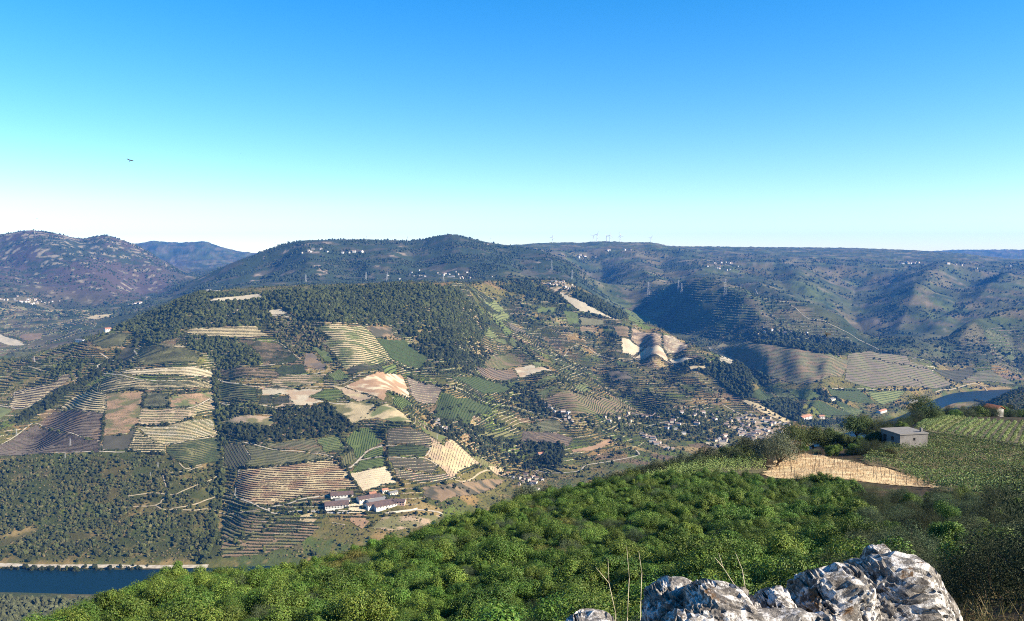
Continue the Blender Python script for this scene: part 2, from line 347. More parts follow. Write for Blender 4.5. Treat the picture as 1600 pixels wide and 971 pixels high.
# gullies (negative) and spurs (positive): pixels of their line, depth in metres, half width in metres
RELIEF = [
 ([(338, 560), (338, 600), (338, 660), (346, 700), (346, 750), (330, 830), (318, 872)], -11, 42),
 ([(230, 500), (215, 530), (150, 585), (90, 635), (40, 690)], -10, 55),
 ([(640, 520), (640, 590), (690, 650), (745, 700), (800, 735)], -28, 90),
 ([(450, 470), (520, 520), (600, 600), (655, 690), (740, 730), (800, 750)], 16, 75),
 ([(735, 470), (790, 530), (850, 590), (905, 655)], 22, 80),
 ([(760, 455), (850, 520), (930, 580), (1000, 630)], -16, 70),
 ([(880, 455), (985, 520), (1080, 575)], 14, 80),
 ([(870, 560), (960, 610), (1080, 660)], 10, 70),
 ([(930, 520), (940, 580), (1010, 640)], -12, 60),
 ([(1005, 520), (990, 560)], -10, 45), ([(1035, 515), (1020, 575)], 9, 35), ([(1060, 535), (1050, 575)], -9, 35),
 ([(540, 395), (560, 420), (600, 436)], -25, 120), ([(440, 390), (400, 430)], -30, 130), ([(700, 372), (720, 400), (790, 430)], 35, 130), ([(640, 380), (650, 420)], -30, 120),
 ([(800, 390), (840, 430)], -25, 110), ([(480, 380), (480, 430)], 25, 110),
 ([(60, 366), (110, 400), (170, 450)], 60, 200), ([(0, 380), (60, 430), (90, 462)], -70, 220), ([(130, 375), (200, 420), (230, 455)], -60, 200),
 ([(170, 370), (240, 420)], 50, 170), ([(0, 430), (40, 460)], 40, 160),
 ([(1165, 447), (1230, 474), (1290, 503), (1340, 530), (1392, 553)], 48, 120), ([(1640, 470), (1600, 488), (1540, 512), (1480, 537), (1420, 553)], 48, 120),
 ([(1400, 545), (1350, 505), (1330, 460), (1340, 425)], -75, 170), ([(1475, 422), (1440, 460), (1410, 500), (1398, 530)], 55, 130), ([(1570, 435), (1530, 470), (1470, 510), (1430, 535)], 48, 110), ([(1520, 430), (1490, 480), (1440, 520)], -48, 110),
 ([(985, 415), (1040, 450), (1100, 490), (1180, 520)], 38, 120), ([(940, 400), (945, 440), (990, 470), (1060, 505), (1150, 528)], -55, 140), ([(1085, 425), (1130, 460), (1190, 500)], 32, 110), ([(1140, 445), (1200, 490), (1270, 520)], -34, 110),
 ([(1230, 420), (1260, 450), (1310, 485)], 45, 130), ([(1200, 415), (1230, 455)], -40, 130), ([(1060, 395), (1080, 420)], 30, 160), ([(1030, 400), (1040, 430)], -40, 160), ([(1580, 520), (1590, 570)], -26, 90), ([(1540, 530), (1560, 580)], 20, 80),
 ([(300, 440), (350, 425), (420, 400)], -20, 100), ([(620, 390), (600, 415)], 28, 110),
]
def px_of(x, y, z):
    w = z - ZC
    fwd = y * CP - w * SP; up = y * SP + w * CP
    return CU + F * x / fwd, CV - F * up / fwd
RP = [(hits(p), d, w) for p, d, w in RELIEF]
DZ = np.zeros_like(ZG)
for P, d, w in RP:
    lo, hi = P.min(0) - 3 * w, P.max(0) + 3 * w
    msk = (XG > lo[0]) & (XG < hi[0]) & (YG > lo[1]) & (YG < hi[1])
    if msk.any(): DZ[msk] += d * (1.15 if P[:, 1].mean() > 3500 else 1.55) * (np.maximum(0, 1 - seg_dist(XG[msk], YG[msk], P) / (2.0 * w)) if P[:, 1].mean() > 3300 else np.exp(-(seg_dist(XG[msk], YG[msk], P) / w) ** 2))
# keep the river banks, the valley floor and the skylines where they are
bank = sstep(4, 40, ZG)
CREST = [i for i in range(NK) if i in (16, 21, 23, 25)]
cr = np.ones_like(q)
for c in CREST: cr = np.minimum(cr, 0.25 + 0.75 * np.clip(np.abs(q - c) / 0.35, 0, 1))
far = sstep(900, 1500, YG)
big = sstep(3000, 4200, YG)
nz = fbm(XG / 420, YG / 420, 4, 3) * 15 * big + fbm(XG / 150, YG / 150, 4, 9) * (5.5 * far + 4 * big) + fbm(XG / 48, YG / 48, 3, 21) * (1.6 * far + 2.2 * big)
nz += -np.abs(fbm(XG / 850 + .6 * YG / 850, YG / 1100, 3, 40)) * 60 * sstep(3600, 5200, YG)
# ribbed vineyard knolls beyond the river mouth
ux, vy = px_of(XG, YG, ZG)
rib = sstep(1110, 1170, ux) * (1 - sstep(1330, 1420, ux)) * sstep(537, 550, vy) * (1 - sstep(585, 605, vy)) * ((YG > 2600) & (YG < 3600))
nz += rib * np.sin(XG / 17.5 + 1.2 * np.sin(YG / 70)) * 3.2
rib2 = sstep(970, 985, ux) * (1 - sstep(1070, 1085, ux)) * sstep(508, 518, vy) * (1 - sstep(566, 574, vy)) * ((YG > 2500) & (YG < 3400))
nz += rib2 * np.sin(XG / 16.0 + 0.9 + 1.0 * np.sin(YG / 60)) * 3.0
nearn = (1 - sstep(300, 500, YG)) * sstep(3, 9, YG)
nz += fbm(XG / 70, YG / 70, 3, 23) * 7 * sstep(4500, 6500, YG) * (1 + sstep(6000, 9000, YG)) / np.maximum(cr[:, None], .2)
nz2 = fbm(XG / 9, YG / 9, 4, 77) * 0.35 * nearn
ZG = ZG + (DZ + nz * (far > 0)) * bank * np.where(YG > 900, cr[:, None], 1) + nz2
MG = (ZG - ZC) / YG
rasterise()
# ------------------------------------------------------------------ ground sheets, river, haze
ux, vy = px_of(XG, YG, ZG)
n1 = fbm(XG / 260, YG / 260, 4, 101); n2 = fbm(XG / 60, YG / 60, 4, 102); n3 = fbm(XG / 18, YG / 18, 3, 103)
nA = fbm(XG / 700, YG / 700, 4, 104); nB = fbm(XG / 160, YG / 90, 4, 105)
def mixc(c, d, t): return c * (1 - t[..., None]) + np.asarray(d) * t[..., None]
G = np.zeros(XG.shape + (3,))
G[:] = (0.072, 0.066, 0.028)                                                     # scrub and dry grass
G = mixc(G, (0.150, 0.110, 0.060), sstep(-0.05, 0.4, n2 + 0.5 * n1))          # bare schist and straw
G = mixc(G, (0.040, 0.052, 0.022), sstep(-0.05, 0.35, n1 + 0.6 * n3))            # green scrub
# small parcels and fallow strips: an irregular mosaic of ground covers
def mosaic(X, Y, cx, cy, seed):
    """index of the nearest jittered cell centre"""
    sx = X / cx + 0.6 * pnoise(X / (3 * cx), Y / (3 * cy), seed); sy = Y / cy + 0.25 * X / cx + 0.6 * pnoise(X / (3 * cx) + 9, Y / (3 * cy), seed + 1)
    ix, iy = np.floor(sx).astype(np.int64), np.floor(sy).astype(np.int64); bd = np.full(X.shape, 9.0); bi = np.zeros(X.shape, np.int64)
    for di in (-1, 0, 1):
        for dj in (-1, 0, 1):
            h1 = _hash(ix + di, iy + dj, seed + 2); px_, py_ = ix + di + (h1 % 1000) / 1000.0, iy + dj + (h1 // 1000 % 1000) / 1000.0
            d = np.maximum(np.abs(sx - px_), np.abs(sy - py_)) + .3 * np.hypot(sx - px_, sy - py_); m_ = d < bd; bd[m_] = d[m_]; bi[m_] = h1[m_]
    return bi
PALG = np.array([(.072, .066, .027), (.036, .048, .017), (.125, .086, .045), (.095, .068, .048), (.064, .084, .024), (.050, .054, .021), (.17, .13, .07), (.044, .048, .020)])
mo = PALG[mosaic(XG, YG, 62.0, 46.0, 700) % len(PALG)] * (1 + .3 * n2)[..., None]
wm = (sstep(1250, 1400, YG) * sstep(-.25, .1, fbm(XG / 300, YG / 300, 3, 130)))[..., None] * 0.85
G = G * (1 - wm) + mo * wm
# dense scrub on the lowest left slope
ls = (1 - sstep(335, 350, ux)) * sstep(700, 716, vy) * (1 - sstep(872, 880, vy)) * ((YG > 1200) & (YG < 2000)) * .75
G = mixc(G, (.024, .029, .012), ls * (1 - .6 * sstep(.1, .4, n2)))
# the back hills
bh = sstep(2900, 3500, YG) * np.where(q[:, None] > 16.5, 1, 0)
Gb = np.zeros_like(G); Gb[:] = (0.042, 0.050, 0.026)
Gb = mixc(Gb, (0.075, 0.082, 0.038), sstep(0.0, 0.35, nB))
Gb = mixc(Gb, (0.150, 0.125, 0.085), sstep(0.22, 0.46, n2 * 0.8 + nB * 0.6))
mo2 = PALG[mosaic(XG, YG, 150.0, 120.0, 740) % len(PALG)]; Gb = Gb * 0.55 + mo2 * 0.45
Gb = mixc(Gb, (0.022, 0.034, 0.018), sstep(0.02, 0.3, -nB - 0.35 * n3))
G = mixc(G, Gb, bh) if False else G * (1 - bh[..., None]) + Gb * bh[..., None]
# heather and burnt slopes of the mountain on the left
lm = (1 - sstep(240, 330, ux)) * sstep(4300, 4900, YG) * (1 - sstep(9000, 9500, YG))
Gl = np.zeros_like(G); Gl[:] = (0.064, 0.048, 0.042)
Gl = mixc(Gl, (0.030, 0.040, 0.024), sstep(0.0, 0.3, nA + 0.7 * n2))
Gl = mixc(Gl, (0.20, 0.165, 0.11), sstep(0.25, 0.45, n2 + 0.55 * nB + 0.2 * sstep(430, 370, vy)))
G = G * (1 - lm[..., None]) + Gl * lm[..., None]
# pines and rock of the hill in the middle
ch = sstep(250, 320, ux) * (1 - sstep(900, 940, ux)) * np.where((q[:, None] > 18.4) & (q[:, None] < 22), 1, 0)
Gc = np.zeros_like(G); Gc[:] = (0.028, 0.040, 0.022)
Gc = mixc(Gc, (0.060, 0.056, 0.038), sstep(0.0, 0.3, nB + 0.4 * n2))
Gc = mixc(Gc, (0.19, 0.15, 0.11), sstep(0.34, 0.5, n2 * 0.8 + n1 * 0.7))
G = G * (1 - ch[..., None]) + Gc * ch[..., None]
# warm late summer tone of the vineyard hill
mh_ = (sstep(1200, 1300, YG) * np.where(q[:, None] <= 17.2, 1, 0))[..., None]; lum_ = G.mean(-1, keepdims=True)
G = G * (1 - mh_) + np.clip((lum_ + (G - lum_) * 1.2) * np.array([1.26, 1.22, 1.10]), .004, 1) * mh_
# near hillside: stony earth with dry grass
nr = 1 - sstep(300, 700, YG)
nm = fbm(XG / 2.2, YG / 2.2, 4, 120)
Gn = np.zeros_like(G); Gn[:] = (0.030, 0.023, 0.014)
Gn = mixc(Gn, (0.075, 0.050, 0.028), sstep(-0.1, 0.4, nm))
Gn = mixc(Gn, (0.05, 0.055, 0.02), sstep(0.1, 0.5, fbm(XG / 5, YG / 5, 3, 121)))
G = G * (1 - nr[..., None]) + Gn * nr[..., None]
m_ground = mat_basic('ground', (0, 0, 0), 0.95, 0.28, 0.12, attr='Col', bump=0.35, bscale=0.22, detail=8, spec=0.1)
m_near = mat_basic('earth', (0, 0, 0), 0.95, 0.35, 2.2, attr='Col', bump=0.6, bscale=5.0, detail=8, spec=0.1)
P3 = np.stack([XG, YG, ZG], -1)
def sheet(name, q0, q1, mat, label=None):
    r0, r1 = QROW[q0], QROW[q1] + 1
    me = mesh_np(name, P3[r0:r1].reshape(-1, 3), grid_faces(r1 - r0, NCOL), True, G[r0:r1].reshape(-1, 3), mat)
    return link(name, me, kind='structure', label=label)
sheet('near_hillside', 0, 8, m_near, 'brown earth of the near hillside under the shrubs')
sheet('valley_hillside', 8, 17, m_ground, 'broad hillside of scrub and vineyards across the river')
sheet('back_hills', 17, 24, m_ground, 'hazy hills and plateau behind the vineyard hill')
sheet('far_mountains', 24, 26, m_ground, 'pale blue mountains on the horizon')

# river
mw = bpy.data.materials.new('river_water'); mw.use_nodes = True
b = mw.node_tree.nodes['Principled BSDF']; b.inputs['Base Color'].default_value = (0.004, 0.015, 0.021, 1)
b.inputs['Roughness'].default_value = 0.3; b.inputs['IOR'].default_value = 1.33; b.inputs['Specular IOR Level'].default_value = 0.09
wnz = N(mw.node_tree, 'ShaderNodeTexNoise'); wnz.inputs['Scale'].default_value = 0.25; wnz.inputs['Detail'].default_value = 6
wbp = N(mw.node_tree, 'ShaderNodeBump'); wbp.inputs['Strength'].default_value = 0.25; wbp.inputs['Distance'].default_value = 0.6
wg = N(mw.node_tree, 'ShaderNodeNewGeometry')
mw.node_tree.links.new(wg.outputs['Position'], wnz.inputs['Vector']); mw.node_tree.links.new(wnz.outputs[0], wbp.inputs['Height']); mw.node_tree.links.new(wbp.outputs[0], b.inputs['Normal'])
r0, r1 = QROW[9] - 3, QROW[12] - 2
aa = np.linspace(0, NCOL - 1, 200).astype(int)
wv = []; 
for i in (r0, r1): wv += [(XG[i, j], YG[i, j], 0.0) for j in aa]
link('river', mesh_np('river', np.array(wv), grid_faces(2, 200), False, None, mw), kind='structure', label='dark blue river at the foot of the hills')

# haze
mh = bpy.data.materials.new('haze'); mh.use_nodes = True
nt = mh.node_tree; nt.nodes.clear()
pv = N(nt, 'ShaderNodeVolumePrincipled'); mo = N(nt, 'ShaderNodeOutputMaterial')
pv.inputs['Color'].default_value = (0.07, 0.33, 1.0, 1)
pv.inputs['Density'].default_value = HAZE_DENSITY
pv.inputs['Anisotropy'].default_value = 0.0
nt.links.new(pv.outputs[0], mo.inputs['Volume'])
mb = MB(); mb.box(-26000, 26000, -60, 16500, -400, 1020)
mb.build('haze', mh, kind='stuff', label='thin blue haze in the valley air')
# ------------------------------------------------------------------ fields, vineyards and tracks draped on the hills
MX0, MY0, MC = -2600.0, 1000.0, 4.0
MASK = np.zeros((1100, 1500), np.uint8)           # what already covers the ground, 4 m cells
def mark(x, y, val, r=0):
    i = ((np.asarray(y) - MY0) / MC).astype(int); j = ((np.asarray(x) - MX0) / MC).astype(int)
    for di in range(-r, r + 1):
        for dj in range(-r, r + 1):
            ii, jj = i + di, j + dj; ok = (ii >= 0) & (ii < MASK.shape[0]) & (jj >= 0) & (jj < MASK.shape[1])
            MASK[ii[ok], jj[ok]] = val
def masked(x, y):
    i = np.clip(((y - MY0) / MC).astype(int), 0, MASK.shape[0] - 1); j = np.clip(((x - MX0) / MC).astype(int), 0, MASK.shape[1] - 1)
    return MASK[i, j]
SOIL = dict(straw=(.36, .285, .16), cream=(.45, .37, .24), mauve=(.125, .100, .074), brown=(.17, .118, .070), rust=(.26, .165, .095), olive=(.125, .116, .048),
            green=(.092, .115, .034), dkgreen=(.046, .058, .022), ltgreen=(.120, .132, .050), grey=(.122, .114, .062), pale=(.345, .295, .205), dark=(.060, .055, .036), bare=(.30, .22, .14))
VINE = dict(dark=(.022, .030, .013), purple=(.050, .040, .030), green=(.036, .056, .016), brown=(.055, .042, .022), light=(.34, .27, .17), olive=(.055, .062, .026))
m_soil = mat_basic('field_soil', (0, 0, 0), 0.95, 0.22, 0.35, attr='Col', bump=0.4, bscale=0.5, detail=7, spec=0.1)
m_vine = mat_basic('vine_rows', (0, 0, 0), 0.85, 0.35, 0.9, attr='Col', bump=0.5, bscale=1.2, spec=0.2)
m_vgrn = m_vine

def hedge_mesh(name, P, Q, w, h, col, jit, mat):
    """low clipped hedges along many short segments P->Q (n,2)"""
    n = len(P)
    d = Q - P; L = np.hypot(d[:, 0], d[:, 1])[:, None] + 1e-6; t = d / L; nrm = np.stack([-t[:, 1], t[:, 0]], 1)
    r = rng.random((n, 4))
    wv = (w * (0.75 + 0.5 * r[:, :1])) / 2; hv = h * (0.7 + 0.6 * r[:, 1:2])
    P2 = P - t * L * 0.08 + nrm * (r[:, 2:3] - .5) * jit; Q2 = Q + t * L * 0.08 + nrm * (r[:, 3:4] - .5) * jit
    zp = hz(P2[:, 0], P2[:, 1])[:, None]; zq = hz(Q2[:, 0], Q2[:, 1])[:, None]
    rows = []
    for B, zb in ((P2, zp), (Q2, zq)):
        for sgn, kw, kz in ((-1, 1, 0.2), (-1, .6, None), (1, .6, None), (1, 1, 0.2)):
            zz = zb + (hv + 0.4 if kz is None else kz)
            rows.append(np.hstack([B + nrm * wv * kw * sgn, zz]))
    Vv = np.stack(rows, 1).reshape(-1, 3)
    b = np.arange(n)[:, None] * 8
    Fq = np.concatenate([b + np.array(f) for f in ((0, 4, 5, 1), (1, 5, 6, 2), (2, 6, 7, 3), (0, 1, 2, 3), (7, 6, 5, 4))])
    c = np.asarray(col)[None] * (0.7 + 0.6 * rng.random((n, 1))) * (1 + 0.12 * rng.standard_normal((n, 3)))
    return mesh_np(name, Vv, Fq, False, np.clip(np.repeat(c, 8, 0), 0.004, 1), mat)

def iso_segments(PX, PY, phi, ok, step):
    """segments where phi crosses multiples of step on a grid (marching triangles)"""
    P, Q = [], []
    def tri(i0, i1, i2):
        f = np.stack([phi[i0], phi[i1], phi[i2]], -1).reshape(-1, 3) / step
        X = np.stack([PX[i0], PX[i1], PX[i2]], -1).reshape(-1, 3); Y = np.stack([PY[i0], PY[i1], PY[i2]], -1).reshape(-1, 3)
        m = ok.ravel(); f, X, Y = f[m], X[m], Y[m]
        o = np.argsort(f, 1); f = np.take_along_axis(f, o, 1); X = np.take_along_axis(X, o, 1); Y = np.take_along_axis(Y, o, 1)
        c = np.ceil(f[:, 0])
        for extra in (0, 1):
            lv = c + extra; s = lv <= f[:, 2]
            if not s.any(): continue
            fs, Xs, Ys, l = f[s], X[s], Y[s], lv[s]
            t = (l - fs[:, 0]) / (fs[:, 2] - fs[:, 0] + 1e-9)
            ax, ay = Xs[:, 0] + t * (Xs[:, 2] - Xs[:, 0]), Ys[:, 0] + t * (Ys[:, 2] - Ys[:, 0])
            lo = l <= fs[:, 1]
            t1 = np.where(lo, (l - fs[:, 0]) / (fs[:, 1] - fs[:, 0] + 1e-9), (l - fs[:, 1]) / (fs[:, 2] - fs[:, 1] + 1e-9))
            bx = np.where(lo, Xs[:, 0] + t1 * (Xs[:, 1] - Xs[:, 0]), Xs[:, 1] + t1 * (Xs[:, 2] - Xs[:, 1]))
            by = np.where(lo, Ys[:, 0] + t1 * (Ys[:, 1] - Ys[:, 0]), Ys[:, 1] + t1 * (Ys[:, 2] - Ys[:, 1]))
            P.append(np.stack([ax, ay], 1)); Q.append(np.stack([bx, by], 1))
    s = np.s_
    tri(s[:-1, :-1], s[:-1, 1:], s[1:, 1:]); tri(s[:-1, :-1], s[1:, 1:], s[1:, :-1])
    if not P: return np.zeros((0, 2)), np.zeros((0, 2))
    P = np.vstack(P); Q = np.vstack(Q); L = np.hypot(*(Q - P).T)
    k = L > 0.25
    return P[k], Q[k]

NPLOT = 0; EDGES = []
def plot(label, pix, soil, rows=None, vine='dark', space=6.0, along=None, w=None, h=1.5, name='vineyard', cat='vineyard', soil2=None, ragged=2.0, gaps=0.05, lift=0.45):
    """a parcel: soil sheet plus vine rows along the contours (rows='c') or parallel to the pixel line along=((u,v),(u,v))"""
    global NPLOT; NPLOT += 1
    P = hits(pix); Ym = P[:, 1].mean()
    g = float(np.clip(Ym / 1256 * 1.35, 1.6, 6)); pad = 3 * g
    gx = np.arange(P[:, 0].min() - pad, P[:, 0].max() + pad, g); gy = np.arange(P[:, 1].min() - pad, P[:, 1].max() + pad, g)
    PX, PY = np.meshgrid(gx, gy)
    cx, cy_ = PX[:-1, :-1] + g / 2, PY[:-1, :-1] + g / 2
    jx = cx + pnoise(cx / 14, cy_ / 14, 5 + NPLOT) * ragged * 1.6; jy = cy_ + pnoise(cx / 14, cy_ / 14, 95 + NPLOT) * ragged * 1.6
    ok = in_poly(jx, jy, P)
    if not ok.any(): print('EMPTY PLOT', label); return
    PZ = hz(PX, PY)
    nr_, nc_ = PX.shape
    F4 = grid_faces(nr_, nc_)[ok.ravel()]
    used = np.unique(F4); remap = np.full(nr_ * nc_, -1); remap[used] = np.arange(len(used))
    Vv = np.stack([PX, PY, PZ + lift + Ym * 0.00025], -1).reshape(-1, 3)[used]
    c = np.asarray(SOIL[soil])[None] * (1 + 0.28 * fbm(Vv[:, 0] / 30, Vv[:, 1] / 30, 4, NPLOT))[:, None]
    if soil2:
        t = sstep(-0.1, 0.25, fbm(Vv[:, 0] / 45, Vv[:, 1] / 25, 4, 300 + NPLOT))[:, None]
        c = c * (1 - t) + np.asarray(SOIL[soil2])[None] * t
    o = link(name, None, None, label, cat)
    base = P.mean(0); o.location = base
    me = mesh_np('soil', Vv - base, remap[F4], True, np.clip(c, 0.01, 1), m_soil)
    link('soil', me, o)
    mark(cx[ok], cy_[ok], 1)
    if Ym < 3400:
        for (ax, ay, _), (bx, by, _) in zip(P, np.roll(P, -1, 0)):
            m_ = int(np.hypot(bx - ax, by - ay) / 4.5); t_ = rng.random(m_)[:, None]
            if m_ > 1 and rng.random() < .75: EDGES.append((np.array([[ax, ay]]) * (1 - t_) + np.array([[bx, by]]) * t_ + rng.normal(0, 1.6, (m_, 2)))[rng.random(m_) < .55])
    if rows:
        if rows == 'c':
            gz0, gz1 = np.gradient(PZ, g); sl = np.median(np.hypot(gz0, gz1)[:-1, :-1][ok]); phi = PZ / max(sl, 0.08) + 1.5 * pnoise(PX / 60, PY / 60, NPLOT)
        else:
            d = hits(along); dv = d[1] - d[0]; nv = np.array([-dv[1], dv[0]]) / np.hypot(dv[0], dv[1]); phi = PX * nv[0] + PY * nv[1]
        sp = max(space, Ym / 1256 * 2.6)
        A_, B_ = iso_segments(PX, PY, phi, ok, sp)
        if len(A_):
            k = rng.random(len(A_)) > gaps
            k &= fbm(A_[:, 0] / 26, A_[:, 1] / 26, 3, 500 + NPLOT) > -0.42
            me = hedge_mesh('vine_rows', A_[k], B_[k], w or sp * 0.36, h, VINE[vine], 0.5, m_vine)
            me.transform(__import__('mathutils').Matrix.Translation((-base[0], -base[1], -base[2])))
            link('vine_rows', me, o, kind='stuff')
    return o

def smooth_line(P, step):
    P = np.asarray(P, float); out = []
    E = np.vstack([2 * P[0] - P[1], P, 2 * P[-1] - P[-2]])
    for i in range(1, len(E) - 2):
        n = max(2, int(np.linalg.norm(E[i + 1, :2] - E[i, :2]) / step))
        t = (np.arange(n) / n)[:, None]
        out.append(0.5 * (2 * E[i] + (E[i + 1] - E[i - 1]) * t + (2 * E[i - 1] - 5 * E[i] + 4 * E[i + 1] - E[i + 2]) * t ** 2 + (3 * E[i] - E[i - 1] - 3 * E[i + 1] + E[i + 2]) * t ** 3))
    out.append(P[-1:]); return np.vstack(out)

m_road = mat_basic('track_dust', (.38, .335, .26), 0.95, 0.18, 0.4, bump=0.2, bscale=0.8, col2=(.27, .225, .16), spec=0.1)
m_path = mat_basic('path_earth', (.30, .25, .165), 0.95, 0.22, 0.4, col2=(.24, .19, .12), spec=0.1)
def track(label, pix, width=5.0, mat=None, name='dirt_track', ymin=700.0, lift=0.75):
    P = smooth_line(hits(pix, ymin)[:, :2], 5.0)
    d = np.gradient(P, axis=0); d /= np.hypot(d[:, 0], d[:, 1])[:, None] + 1e-9; nrm = np.stack([-d[:, 1], d[:, 0]], 1)
    wv = 0.27 * width * (1 + 0.25 * pnoise(np.arange(len(P)) / 3.0, np.zeros(len(P)), int(abs(P[0, 0])) % 97))[:, None]
    rows = [np.hstack([P + nrm * wv * k, (hz(*(P + nrm * wv * k).T) + lift)[:, None]]) for k in (-1, -0.33, 0.33, 1)]
    Vv = np.stack(rows, 1).reshape(-1, 3)
    o = link(name, mesh_np(name, Vv, grid_faces(len(P), 4), True, None, mat or m_road), kind='structure', label=label)
    for k in (-1, 0, 1): mark(P[:, 0] + nrm[:, 0] * wv[:, 0] * k, P[:, 1] + nrm[:, 1] * wv[:, 0] * k, 2)
    return o

C = 'c'
# --- upper left of the hill
plot('pale stubble field in the valley at the left edge', [(-20, 521), (0, 523), (30, 533), (40, 540), (20, 541), (-20, 533)], 'pale', name='field', cat='field')
plot('brown field beyond the pale stubble field at the left edge', [(35, 523), (67, 521), (64, 530), (42, 534), (28, 528)], 'brown', name='field', cat='field')
plot('tan field below the far hamlet in the left valley', [(135, 497), (150, 493), (176, 491), (170, 496), (150, 500)], 'straw', name='field', cat='field')
plot('olive green field behind the ridge track on the far left', [(20, 551), (64, 549), (50, 560), (35, 563), (22, 554)], 'olive', C, 'olive')
plot('reddish terraced vineyard with pale banks left of the tree-lined gully', [(14, 637), (26, 612), (70, 603), (85, 600), (98, 586), (118, 588), (100, 600), (72, 618), (40, 638)], 'straw', C, 'purple', 7.5, w=4.2)
plot('small yellow field at the left edge beside the gully', [(-20, 634), (0, 636), (20, 642), (0, 655), (-20, 660)], 'ltgreen', name='field', cat='field')
plot('dark vineyard wedge between the gully trees and the pale upright track', [(182, 560), (205, 536), (212, 532), (209, 549), (211, 556), (198, 565)], 'dark', C, 'dark', 6)
plot('scrubby vineyard terraces around the hairpin track on the upper left', [(143, 530), (165, 524), (205, 522), (190, 540), (165, 545), (148, 540)], 'olive', C, 'dark', 8)
# --- upper middle
plot('bare pale earth on top of the vineyard hill', [(325, 472), (335, 467), (385, 462), (403, 460), (414, 465), (400, 468), (368, 470)], 'pale', name='bare_ground', cat='bare ground')
plot('grey ruined walls ground on the hill shoulder near the top', [(314, 455), (330, 452), (345, 456), (322, 458)], 'pale', name='bare_ground', cat='bare ground')
plot('small grey quarry pad below the bare hilltop', [(421, 485), (437, 483), (449, 490), (432, 493), (419, 491)], 'pale', name='bare_ground', cat='bare ground')
plot('straw coloured terraces with dark lines high on the hill among trees', [(294, 516), (400, 511), (419, 525), (368, 528), (325, 525), (293, 522)], 'straw', C, 'dark', 9, w=3.2)
plot('thin straw strip above the dark scrub vineyard', [(248, 540), (286, 540), (292, 544), (256, 545)], 'straw', C, 'dark', 8)
plot('dark scrubby vineyard under the thin straw strip', [(220, 545), (291, 546), (312, 556), (306, 567), (225, 572), (214, 566)], 'olive', C, 'dark', 6.5)
plot('long pale straw terrace above the pale curving track', [(181, 584), (209, 578), (265, 575), (308, 575), (333, 580), (333, 590), (300, 589), (259, 586), (209, 586)], 'cream', C, 'olive', 8, w=1.6, soil2='straw')
plot('brown heathery terraces right of the wooded gully', [(345, 580), (432, 580), (436, 591), (362, 592), (345, 587)], 'brown', C, 'dark', 7, w=3.2)
plot('reddish brown scrub slope with a pale path along its right edge', [(372, 533), (434, 537), (456, 554), (434, 569), (412, 571), (400, 548)], 'brown', C, 'dark', 7, soil2='dark')
plot('dark green parcel left of the mauve scrub patch', [(432, 548), (456, 553), (468, 564), (440, 569), (420, 570)], 'dkgreen', C, 'dark', 6)
plot('mauve brown scrub patch beside the bright green strip', [(478, 552), (490, 553), (512, 574), (506, 579), (474, 572)], 'mauve', soil2='brown', name='scrub_patch', cat='scrub')
plot('bright green strip of young shrubs on the wooded slope', [(484, 540), (512, 551), (522, 568), (509, 565)], 'green', soil2='ltgreen', name='grass_strip', cat='grass')
plot('dark green parcel above the long pale track', [(440, 573), (473, 569), (478, 583), (440, 587), (430, 580)], 'dkgreen', C, 'dark', 6)
plot('straw and green stepped terraces with a zigzag path', [(497, 514), (537, 508), (545, 511), (569, 511), (587, 528), (608, 557), (611, 566), (582, 572), (540, 577), (534, 569), (522, 552), (504, 536), (519, 529)], 'straw', C, 'olive', 8.5, w=4.4, soil2='ltgreen')
plot('brown scrub knoll right of the stepped terraces', [(570, 511), (615, 511), (610, 526), (587, 528)], 'dark', soil2='brown', name='scrub_patch', cat='scrub')
plot('dark green vineyard bowl right of the stepped terraces', [(588, 530), (631, 531), (668, 559), (661, 577), (634, 571), (613, 561)], 'dkgreen', C, 'green', 6, w=2.6)
plot('small green parcel at the foot of the stepped terraces', [(592, 553), (606, 557), (600, 564), (590, 562)], 'green', C, 'green', 6)
plot('bright green diamond shaped parcel beside the long pale track', [(513, 587), (531, 577), (545, 590), (526, 597)], 'ltgreen', 'l', 'green', 5, ((513, 587), (531, 577)))
plot('dark bushy hedge ground below the stepped terraces', [(542, 579), (596, 572), (601, 582), (547, 587)], 'dark', C, 'dark', 6, name='scrub_patch', cat='scrub')
plot('green parcel with hedges above the pale orange field', [(597, 574), (618, 567), (621, 584), (601, 585)], 'green', C, 'dark', 9)
plot('pale orange and straw ploughed field with a dark tree clump on its edge', [(537, 605), (568, 592), (628, 587), (634, 599), (641, 623), (620, 615), (605, 610), (600, 627), (572, 615), (545, 607)], 'rust', soil2='cream', name='field', cat='field')
plot('mauve terraces with pale banks right of the pale orange field', [(636, 590), (660, 597), (690, 606), (688, 615), (680, 631), (654, 630), (643, 618)], 'mauve', C, 'light', 8, w=1.9, h=.7)
plot('straw coloured slope above the long pale track', [(440, 588), (511, 585), (489, 602), (440, 606), (420, 598)], 'bare', C, 'olive', 9, soil2='olive', name='field', cat='field')
plot('pale bare ground below the long pale track', [(409, 609), (478, 609), (508, 609), (483, 621), (505, 628), (478, 634), (424, 638), (452, 629), (451, 617), (409, 618)], 'pale', soil2='bare', name='bare_ground', cat='bare ground')
plot('green parcel under the long pale track with pale strips', [(483, 620), (510, 609), (534, 610), (539, 621), (513, 627)], 'green', 'l', 'green', 6, ((483, 620), (539, 621)), soil2='olive')
plot('straw field cut by a forked pale track above the green fields', [(516, 633), (545, 630), (572, 626), (584, 634), (570, 655), (551, 664), (528, 648)], 'straw', soil2='olive', name='field', cat='field')
plot('orange brown verge left of the pale orange field', [(520, 604), (540, 607), (572, 617), (585, 622), (560, 628), (540, 618)], 'bare', soil2='straw', name='field', cat='field')
